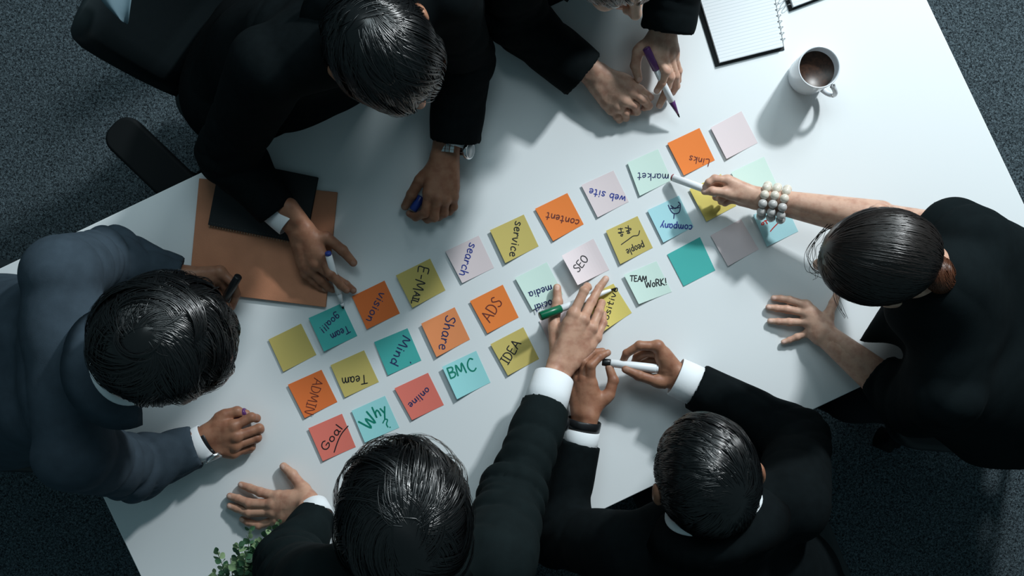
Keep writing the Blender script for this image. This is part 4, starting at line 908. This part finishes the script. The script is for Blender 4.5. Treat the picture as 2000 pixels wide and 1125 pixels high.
def person(key, label, skin, suit, c):
    pl, ch, nk = P(*c['pl']), P(*c['ch']), P(*c['nk'])
    fd = nrm([c['face'][0], -c['face'][1], 0]); rt = np.array([fd[1], -fd[0], 0])
    root = empty('person', (pl[0], pl[1], 0)); tag(root, label, 'person', 'people in dark clothes working round the white table')
    o, R = head_frame(c['head'], c['hface'], c['tilt'], c.get('roll', 0)); hs = c.get('hs', 1.0)
    shs = [P(*q) for q in c['sh']]; els = [P(*q) for q in c['el']]; hk = c['hands']
    # ---- body: one mesh of head, neck, trunk, limbs and hands
    pieces = [head_mesh(o, R, nk, hs)]
    wr = [P(*HANDS[h]['wr']) for h in hk]
    st_ = c.get('stand')
    knee = [pl * [1, 1, 0] + fd * .04 + rt * s * .10 + np.array([0, 0, .48]) for s in (-1, 1)] if st_ else [pl + fd * .42 + rt * s * .11 + np.array([0, 0, -.045]) for s in (-1, 1)]; ank = [np.array([k[0] + fd[0] * .02, k[1] + fd[1] * .02, .085]) for k in knee]
    lo, hi = bounds([pl, ch, nk] + shs + els + wr + knee + ank, .12); F = Field(lo, hi, .010)
    F.cone(pl, ch, .105, .085, .03); F.cone(ch, nk, .085, .052, .03); F.cone(shs[0], shs[1], .048, .048, .03)
    for s_, e_, w_ in zip(shs, els, wr):
        ax_ = nrm(w_ - e_); F.cone(s_, e_, .046, .036, .02); F.cone(e_, w_ - ax_ * .03, .036, .022, .01)
    for s, k, a in zip((-1, 1), knee, ank): F.cone(pl + rt * s * .08, k, .072, .050, .03); F.cone(k, a, .048, .032, .02); F.cone(a + np.array([0, 0, -.035]), a + fd * .13 + np.array([0, 0, -.048]), .033, .026, .02)
    V, Q = F.mesh(); pieces.append((V, Q, np.zeros(len(V))))
    for h in hk: pieces.append(hand_field(HANDS[h]))
    body = part('body', join_np(pieces), M[skin], root)
    # ---- trousers, shoes
    lo, hi = bounds([pl] + knee + ank, .15); lo[2] = .04; F = Field(lo, hi, .010); F.cone(pl, pl + [0, 0, .01], .11, .11, .04)
    for s, k, a in zip((-1, 1), knee, ank): F.cone(pl + rt * s * .085, k, .088, .068, .03); F.cone(k, a, .068, .055, .02)
    F.cone(pl - rt * .07, pl + rt * .07, .112, .112, .04)
    gz = F.lo[2] + F.res * np.arange(F.n[2]); F.D = np.maximum(F.D, (.075 - gz)[None, None, :].astype(np.float32))
    part('trousers', F.mesh(), M['trousers'], root)
    for a in ank:
        lo, hi = bounds([a, a + fd * .2, a - fd * .06], .08); lo[2] = -.02; F = Field(lo, hi, .007)
        F.cone(a * [1, 1, 0] + np.array([0, 0, .045]) - fd * .03, a * [1, 1, 0] + np.array([0, 0, .035]) + fd * .15, .045, .038, .02); F.cone(a * [1, 1, 0] + np.array([0, 0, .07]), a, .045, .045, .02)
        gz = F.lo[2] + F.res * np.arange(F.n[2]); F.D = np.maximum(F.D, (.002 - gz)[None, None, :].astype(np.float32))
        part('shoe', F.mesh(), M['shoe'], root)
    # ---- upper garment
    cfs = [P(*q) for q in c['cf']]
    g = jacket_mesh(pl, ch, nk, shs, [P(*q) for q in c.get('sel', c['el'])], cfs, c.get('rs', (.072, .058, .048)), halfw=c['cr'], **c.get('jk', {}))
    part(c.get('garment', 'suit_jacket'), g, M[suit], root)
    if c.get('cuffs'):
        for q in c['cuffs']:
            if q: part('shirt_cuff', cuff_np(P(*q[0]), P(*q[1]), q[2], q[3], q[4] if len(q) > 4 else 1.0), M['shirt'], root)
    if c.get('collar'):
        cc, r, h_ = c['collar']; cc = P(*cc); up = nrm(o - cc) if c.get('colup') is None else nrm(c['colup'])
        part('shirt_collar', collar_np(cc, up, -fd, r, h_, th=.004, flare=.10), M['shirt'], root)
        part('jacket_collar', collar_np(cc - up * .014, up, -fd, r + .006, h_ * 1.0, th=.006, span=125, flare=.45), M[suit], root)
        # shirt front and dark tie under the chin
        f0, f1 = cc + fd * r * .85 - up * .01, lerp(cc, ch, .9) + fd * .085
        part('tie', cuff_np(f0, f1, .018, .034, .25), M['trousers'], root)
    # ---- ears are part of the body; eyes are their own pieces
    for s in (-1, 1):
        F = Field(np.array([-.016] * 3), np.array([.016] * 3), .0025); F.ball((0, 0, 0), .0122 * hs); V, Q = F.mesh()
        e = np.array([s * .031, .080, -.003]) * hs; T = (V[:, 1] > .0095 * hs) & (np.hypot(V[:, 0], V[:, 2]) < .006)
        eo = part('eye', ((V + e) @ R.T + o, Q), M['eye'], root)
    return root, o, R, hs, fd
def hair(root, o, R, hs, cap, st, m='hair', extra=None):
    Vs = [hair_cap(o, R, hs, **cap)]
    for s in st: Vs.append(strands(o, R, hs, **s))
    if extra: Vs += extra
    V, F, T = join_np([(a[0], a[1]) for a in Vs])
    return part('hair', (V, F), M[m], root)

A = dict(pl=(545,135,-.14), ch=(640,60,.17), nk=(700,22,.31), sh=[(525,130,.30),(862,-18,.30)], el=[(447,296,.085),(902,112,.10)], cf=[(541,412,.052),(889,275,.052)], cr=[.0385,.051],
         face=(.43,.90), head=(750,100,.42), hface=(.58,.81), tilt=22, hands=['AR','AL'], cuffs=[[(535,405,.052),(568,434,.052),.034,.0335,.9],[(889,262,.05),(882,286,.05),.041,.038,.8]],
         collar=((712,42,.35),.062,.034), jk=dict(belly=.135, extra=[((455,190,-.10),(520,80,-.10),.11,.12)]))
rA = person('A', 'man in black suit with silver watch leaning over tan folder at upper left', 'skin_dark', 'suit_black', A)
hair(*rA[:4], dict(thick=.006, bumps=.0025, front=(.087,.040)), [dict(n=5200, whorl=(-.25,-.72,.65), swirl=.35, length=.10, thick=.006, lift=.004, seed=2, clump=.75, nclump=170, w=.0008, front=(.087,.040)), dict(n=500, whorl=(-.25,-.72,.65), swirl=.35, length=.10, thick=.006, lift=.008, seed=22, clump=.93, nclump=34, w=.0008, front=(.087,.040))])
office_chair('black office chair with armrest behind the man over the tan folder', P(552,128)[:2], math.atan2(-.69,.72) - math.pi / 2, True)

B = dict(pl=(1075,-330,-.14), ch=(1120,-150,.16), nk=(1180,-150,.32), sh=[(1005,-115,.28),(1400,-240,.25)], el=[(1002,28,.085),(1325,-70,.15)], cf=[(1139,147,.055),(1303,60,.105)], cr=[.053,.052],
         face=(.38,.92), head=(1196,-100,.42), hface=(.42,.90), tilt=8, hands=['BR','BL'], collar=((1178,-95,.34),.060,.034), jk=dict(belly=.12))
rB = person('B', 'person in black suit at top edge holding purple-capped marker, face cropped', 'skin_light', 'suit_black', B)
hair(*rB[:4], dict(thick=.009, front=(.078,.066)), [dict(n=3600, whorl=(0,-.5,.86), swirl=.3, length=.07, thick=.009, lift=.003, seed=3, w=.0009, front=(.078,.066))])
office_chair('black office chair under the person cropped by the top edge', P(1075,-350)[:2], math.atan2(-.92,.38) - math.pi / 2)

C = dict(pl=(2060,700,-.115), ch=(1900,640,.14), nk=(1846,560,.31), sh=[(1878,470,.27),(1850,770,.26)], el=[(1715,432,.13),(1760,775,.10)], sel=[(1860,460,.25),(1785,785,.13)], cf=[(1828,440,.215),(1714,729,.085)], cr=[.046,.038],
         face=(-.97,-.08), head=(1712,502,.38), hface=(-.98,.14), tilt=27, hs=.93, hands=['CR','CL'], garment='blouse', rs=(.066,.060,.055), jk=dict(belly=.15, wr_=.004, chest=.115, extra=[((1684,664,.022),(1810,600,.15),.007,.075), ((1805,572,.275),(1850,558,.29),.060,.060), ((1790,600,.25),(1850,600,.27),.05,.06), ((1895,480,.24),(2070,620,-.05),.075,.12), ((1840,760,.20),(1960,810,-.05),.08,.13)]))


rC = person('C', 'woman in black short-sleeved blouse with low hair bun reaching across the table', 'skin_light', 'blouse', C)
o, R, hs = rC[1], rC[2], rC[3]
bun_px = P(1834,536,.375); bl = (bun_px - o) @ R
bt = nrm(bl)
ex = []
rs = np.random.RandomState(8)
fly = []
for i in range(9):
    j = rs.randn(4) * 4
    pts = [P(1622 + j[0], 440 + j[1], .44), P(1598 + j[2], 462 + j[1], .42), P(1580 + j[3] * 1.5, 497 + j[0], .38), P(1588 + j[2] * 1.5, 526 + j[1], .33), P(1606 + j[0] * 2, 538 + j[3], .30)]
    q = smooth_poly([tuple(p_) for p_ in pts], 5); V, Q, T_ = tube_np(q, .00045, 4, False); ex.append((V, Q))
for i in range(5):
    j = rs.randn(3) * 4
    q = smooth_poly([tuple(P(1628 + j[0], 545, .42)), tuple(P(1634 + j[1], 585, .36)), tuple(P(1652 + j[2], 620 + j[0], .30))], 5); V, Q, T_ = tube_np(q, .0004, 4, False); ex.append((V, Q))
bs = []
bc = bun_px; ax0 = nrm(R @ np.array([.1, -1, .1]))
Rb = np.stack([nrm(np.cross(ax0, [0, 0, 1.])), nrm(np.cross(ax0, np.cross(ax0, [0, 0, 1.]))), ax0], 1)
F = Field(bc - .09, bc + .09, .003); F.cone(lerp(o, bc, .60) - [0, 0, .01], lerp(o, bc, .86), .060, .026); ex.append(F.mesh()); F = Field(bc - .05, bc + .05, .003); F.ell(bc, (.032, .032, .025), R=Rb); bs.append(F.mesh())
for i in range(420):
    ph0 = rs.rand() * 6.28; tiltb = rs.randn() * .35; rr_ = .010 + .022 * rs.rand(); zz_ = rs.randn() * .008; L_ = 2.2 + rs.rand() * 2.5
    t = np.linspace(0, L_, 16); q = np.stack([rr_ * np.cos(ph0 + t), rr_ * np.sin(ph0 + t), zz_ + tiltb * rr_ * np.sin(t + ph0 * 3)], 1)
    q = q + rs.randn(3) * .003; u_ = q / np.linalg.norm(q, axis=1)[:, None]; q = u_ * np.array([.0330, .0330, .0265]) * (.97 + .05 * rs.rand())
    V, Q, T_ = tube_np(q @ Rb.T + bc, .0010, 4, False); bs.append((V, Q))
hair(*rC[:4], dict(thick=.007, bumps=.001, front=(.092,.020), nape=(-.085,-.115)), [dict(n=4600, whorl=(0,1,0), swirl=0, length=.17, thick=.007, lift=.0012, seed=5, target=bt, clump=.35, nclump=170, w=.0009, ears=False, ang_noise=.06, front=(.092,.020), nape=(-.085,-.115))], 'hair_w', ex)
V, F_, T_ = join_np([(a[0], a[1]) for a in bs]); tag(part('hair_bun', (V, F_), M['hair_bun'], rC[0]), 'auburn tinted hair bun')
office_chair('black office chair under the woman in the black blouse', P(2075,700)[:2], math.atan2(.08,-.97) - math.pi / 2)

D_ = dict(pl=(1500,1200,-.14), ch=(1420,1110,.17), nk=(1392,1030,.30), sh=[(1235,1075,.27),(1548,985,.28)], el=[(1085,1045,.06),(1560,858,.075)], cf=[(1132,864,.056),(1358,754,.056)], cr=[.0385,.046],
         face=(-.38,-.92), head=(1380,926,.39), hface=(-.20,-.98), tilt=27, hands=['DL','DR'], cuffs=[[(1131,877,.059),(1138,840,.060),.0355,.0355,.95],[(1368,758,.058),(1319,735,.056),.041,.040,.9]],
         collar=((1394,994,.355),.075,.046), jk=dict(belly=.13))
rD = person('D', 'man in black suit with neat side parting holding marker in both hands', 'skin_dark', 'suit_black', D_)
hair(*rD[:4], dict(thick=.006, bumps=.0012, nape=(-.096,-.045)), [dict(n=5000, whorl=(.30,-.62,.72), swirl=.25, length=.055, thick=.006, lift=.0022, seed=6, clump=.5, nclump=260, w=.0007, nape=(-.096,-.045), bias=((-.9,.2,.1), .5))])
office_chair('black office chair under the man with neat side parting', P(1510,1230)[:2], math.atan2(.92,-.38) - math.pi / 2)

E = dict(stand=True, pl=(880,1420,.16), ch=(820,1245,.31), nk=(800,1110,.42), sh=[(625,1150,.38),(962,1095,.38)], el=[(560,1105,.17),(1000,965,.22)], cf=[(620,1008,.070),(1066,795,.112)], cr=[.035,.047],
         face=(-.30,-.95), head=(793,1010,.51), hface=(-.06,-1), tilt=30, hands=['EL','ER'], cuffs=[[(622,1016,.078),(610,991,.050),.0335,.033,.95],[(1061,803,.115),(1082,736,.080),.044,.041,.95]],
         collar=((800,1075,.45),.064,.036), jk=dict(belly=.125, fold=.0075, wr_=.004))
rE = person('E', 'man in charcoal suit with thick tousled black hair writing with green marker', 'skin_mid', 'suit_green', E)
hair(*rE[:4], dict(thick=.018, bumps=.006, earcut=False, nape=(-.092,-.085)), [dict(ears=False, n=6000, whorl=(.12,-.45,.88), swirl=.45, length=.13, thick=.018, lift=.008, seed=7, clump=.85, nclump=120, w=.0008, ang_noise=.4, nape=(-.092,-.085)), dict(n=1300, whorl=(.12,-.45,.88), swirl=.6, length=.14, thick=.018, lift=.013, seed=27, clump=.9, nclump=60, w=.0007, ang_noise=.6, nape=(-.092,-.085))])

F_ = dict(pl=(-70,735,-.14), ch=(95,715,.18), nk=(225,705,.31), sh=[(118,535,.30),(145,880,.28)], el=[(212,506,.09),(262,915,.075)], cf=[(351,541,.056),(384,872,.048)], cr=[.034,.038],
         face=(.97,.03), head=(322,662,.47), hface=(.97,-.22), tilt=32, hs=1.0, hands=['FL','FR'], cuffs=[None,[(372,877,.048),(403,859,.046),.036,.0345,.85]],
         collar=((247,708,.365),.064,.036), jk=dict(belly=.14, fold=.007, wr_=.004))
rF = person('F', 'man in navy suit at the left end with tousled black hair holding black pen', 'skin_dark', 'suit_navy', F_)
hair(*rF[:4], dict(thick=(.020,.010,.014), bumps=.004, nape=(-.092,-.065)), [dict(n=5600, whorl=(-.1,-.5,.86), swirl=-.5, length=.11, thick=(.020,.010,.014), lift=.006, seed=9, clump=.8, nclump=140, w=.0008, ang_noise=.4, nape=(-.092,-.075)), dict(n=900, whorl=(-.1,-.5,.86), swirl=-.5, length=.12, thick=(.020,.012,.014), lift=.010, seed=29, clump=.93, nclump=40, w=.0008, ang_noise=.7, nape=(-.092,-.065))])
office_chair('black office chair under the man in the navy suit', P(-110,735)[:2], math.atan2(-.03,.97) - math.pi / 2)

# ------------------------------------------------------------------ things worn or lying by the people
def watch(label, c, ax, r, rz, outdir, band, case, w_=.016, cr=.019, links=False):
    c = P(*c); a = P(*ax[1]) - P(*ax[0]); a = nrm(a); t = empty('wrist_watch', c); tag(t, label, 'watch')
    x = nrm(np.cross(a, [0, 0, 1.])); y = np.cross(x, a)
    out = np.array(outdir[0]) if len(np.shape(outdir[0])) else np.array(outdir); out = nrm(out - a * (out @ a))
    n = 40
    if links:
        nl = 22; me = None
        for i in range(nl):
            th = 2 * math.pi * i / nl; p_ = x * r * math.cos(th) + y * rz * math.sin(th)
            if nrm(p_) @ out > .80: continue
            rad = nrm(x * math.cos(th) * rz + y * math.sin(th) * r); tg = np.cross(a, rad)
            Mx = Matrix(((a[0], tg[0], rad[0], p_[0]), (a[1], tg[1], rad[1], p_[1]), (a[2], tg[2], rad[2], p_[2]), (0, 0, 0, 1)))
            bm = bmesh.new(); 
            for q in (-1, 0, 1): add_box(bm, (q * w_ / 3, 0, 0), (w_ / 3 * .9, 2 * math.pi * r / nl * .86, .0032 if q else .0038))
            if me is None: me = bpy.data.meshes.new('link'); bm.to_mesh(me); me.materials.append(M[band])
            bm.free(); lo = link('link', me, None, t); lo.matrix_local = Mx
    else:
        V, Q = cuff_np(-a * w_ / 2, a * w_ / 2, r + .0012, r + .0012, rz / r, 40, .0028); link('strap', np_mesh('strap', V, Q), M[band], t)
    oc = out * (abs(out @ x) * r + abs(out @ y) * rz)
    Mx = axis_M(oc - out * .001, oc + out * .01)
    cs = bm_obj('case', lathe([(0, 0), (cr * .95, 0), (cr, .002), (cr, .007), (cr * .88, .0092), (cr * .84, .0086), (0, .0086)], 40, Mx), M[case], t, True)
    bm_obj('dial', lathe([(0, .0087), (cr * .82, .0087), (cr * .80, .0096), (0, .0100)], 40, Mx), M['dial'], cs, True)
    tg = nrm(np.cross(out, a)); bm = bmesh.new(); q = oc + out * .0045 + a * 0 + np.cross(out, tg) * cr
    add_cyl(bm, q, q + np.cross(out, tg) * .004, .0028, n=12); bm_obj('crown', bm, M[case], cs, True)
    return t
watch('silver link wrist watch below the white cuff beside the blue cap fist', (880,291,.049), ((882,262,.05),(876,312,.048)), .0315, .0245, (.9, .1, .45), 'silver', 'silver', .018, .0185, True)
watch('silver wrist watch with clear dial on the arm of the navy suit', (404,860,.046), ((372,877,.048),(420,852,.046)), .0305, .0240, (.30, -.95, .25), 'strap', 'silver', .014, .0165)
watch('black strap wrist watch between fist and white cuff at bottom centre', (1139,829,.060), ((1131,862,.056),(1142,808,.060)), .0345, .0320, (-.8, .1, .5), 'strap', 'plastic_black', .020, .017)

# pearl bracelet: three strands side by side round the wrist
br = empty('pearl_bracelet', P(1513,396,.075)); tag(br, 'three-row bracelet of large champagne and silver pearls on bare wrist', 'bracelet')
o_, a_ = P(1512,396,.074), nrm(P(1715,432,.13) - P(1487,389,.066)); x_ = nrm(np.cross(a_, [0, 0, 1.])); y_ = np.cross(x_, a_)
F = Field(np.array([-.012] * 3), np.array([.012] * 3), .0016); F.ball((0, 0, 0), .0092)
bmx = bmesh.new(); bmesh.ops.create_uvsphere(bmx, u_segments=20, v_segments=12, radius=.0092); pm = {}
for k_ in ('pearl_gold', 'pearl_grey'):
    me = bpy.data.meshes.new('pearl'); bmx.to_mesh(me); me.materials.append(M[k_]); me.shade_smooth(); pm[k_] = me
bmx.free()
for row in range(3):
    rr_ = (.0315, .0295)
    V, Q, T_ = tube_np([np.array(o_) + a_ * (row - 1) * .0195 + x_ * rr_[0] * math.cos(t) + y_ * rr_[1] * math.sin(t) - np.array(br.location) for t in np.linspace(0, 2 * math.pi, 33)], .0007, 6, False)
    link('thread', np_mesh('thread', V, Q), M['gold'], br)
    for i in range(11):
        th = 2 * math.pi * (i + .5 * (row % 2) * .3) / 11 + .12; p_ = o_ + a_ * (row - 1) * .0195 + x_ * rr_[0] * math.cos(th) + y_ * rr_[1] * math.sin(th)
        # near side of the picture (towards the viewer's bottom) is grey, far side champagne
        k_ = 'pearl_gold' if (p_ - o_)[1] > -.002 else 'pearl_grey'
        q = link('pearl', pm[k_], None, br); q.location = p_ - np.array(br.location); q.rotation_euler = (th, row, 0)

# folded cloth over the empty corner of the chair back
cb = empty('folded_cloth', P(222,-10,.22)); tag(cb, 'steel blue folded cloth hanging over the chair back at top left', 'cloth')
V, Fq = [], []
prof = [((186,-70,.26),(262,-75,.26)), ((188,-20,.262),(256,-20,.262)), ((196,4,.258),(251,10,.262)), ((216,22,.250),(248,30,.258)), ((240,44,.238),(245,47,.240))]
for l_, r_ in prof:
    for k in range(9):
        u = k / 8; p_ = lerp(P(*l_), P(*r_), u); p_[2] += .010 * math.sin(u * 5.5) ; V.append(p_ - np.array(cb.location))
for i in range(len(prof) - 1):
    for k in range(8): a = i * 9 + k; Fq.append((a, a + 9, a + 10, a + 1))
co = link('cloth_panel', np_mesh('cloth_panel', np.array(V), np.array(Fq)), M['cloth_blue'], cb); sd = co.modifiers.new('t', 'SOLIDIFY'); sd.thickness = .003; sb = co.modifiers.new('s', 'SUBSURF'); sb.levels = sb.render_levels = 1

# potted eucalyptus at the bottom edge
pb = P(505,1145); pot = empty('potted_plant', pb); tag(pot, 'small potted eucalyptus with round green leaves at bottom left table edge', 'plant')
bm_obj('pot', lathe([(0, .0006), (.030, .0006), (.034, .004), (.042, .07), (.0425, .075), (.0395, .075), (.038, .066), (0, .064)], 40), M['pot'], pot, True)
bm_obj('soil', lathe([(0, .0645), (.0378, .0645), (.0376, .0665), (0, .068)], 24), M['soil'], pot, True)
lv, lf = [], []
nn = 8
for j, (yy, ww) in enumerate([(0, .0), (.14, .42), (.36, .74), (.62, .78), (.85, .45), (1, 0)]):
    for k in (-1, -.5, 0, .5, 1): lv.append((ww * .5 * k, yy, .10 * abs(k) * ww - .12 * yy * yy))
for j in range(5):
    for k in range(4): a = j * 5 + k; lf.append((a, a + 1, a + 6, a + 5))
leafs = {}
for k_ in ('leaf', 'leaf_pale'): leafs[k_] = np_mesh('leaf', np.array(lv), np.array(lf)); leafs[k_].materials.append(M[k_])
rs = np.random.RandomState(12); nleaf = 0
tips = [(424,1078,.09),(440,1110,.11),(420,1120,.07),(466,1066,.12),(487,1035,.10),(505,1060,.10),(525,1035,.09),(545,1020,.085),(532,1050,.10),(462,1095,.13),(480,1085,.13),(500,1090,.11),(450,1130,.13),(520,1090,.09),(450,1090,.10),(520,1190,.09),(470,1175,.10),(410,1135,.06),(478,1112,.13)]
for tx, ty, th in tips:
    tip = P(tx, ty, th) - pb; base = np.array([rs.randn() * .012, rs.randn() * .012, .066]); midp = lerp(base, tip, .5) + np.array([0, 0, .035])
    q = smooth_poly([tuple(base), tuple(midp), tuple(tip)], 7); V, Q, T_ = tube_np(q, np.linspace(.0014, .0006, len(q)), 6)
    link('stem', np_mesh('stem', V, [Q, T_]), M['stem'], pot)
    for i in range(3, len(q)):
        d = nrm(q[i] - q[i - 1]); x0 = nrm(np.cross(d, [0, 0, 1.])); ang0 = rs.rand() * 3.14 + i * 1.57
        for s in (0, 1):
            if nleaf >= 298: break
            a0 = ang0 + s * math.pi; side = x0 * math.cos(a0) + np.cross(d, x0) * math.sin(a0); Y = nrm(side + d * .55); Z = nrm(np.cross(Y, np.cross([0, 0, 1.], Y)) + rs.randn(3) * .3); X = nrm(np.cross(Y, Z)); Z = np.cross(X, Y)
            sc = (.0150 if i < len(q) - 2 else .0120) * (.8 + .5 * rs.rand())
            o2 = link('leaf', leafs['leaf_pale' if rs.rand() < (.25 + .4 * (i > len(q) - 4)) else 'leaf'], None, pot)
            o2.matrix_local = Matrix(((X[0] * sc, Y[0] * sc, Z[0] * sc, q[i][0]), (X[1] * sc, Y[1] * sc, Z[1] * sc, q[i][1]), (X[2] * sc, Y[2] * sc, Z[2] * sc, q[i][2]), (0, 0, 0, 1))); nleaf += 1
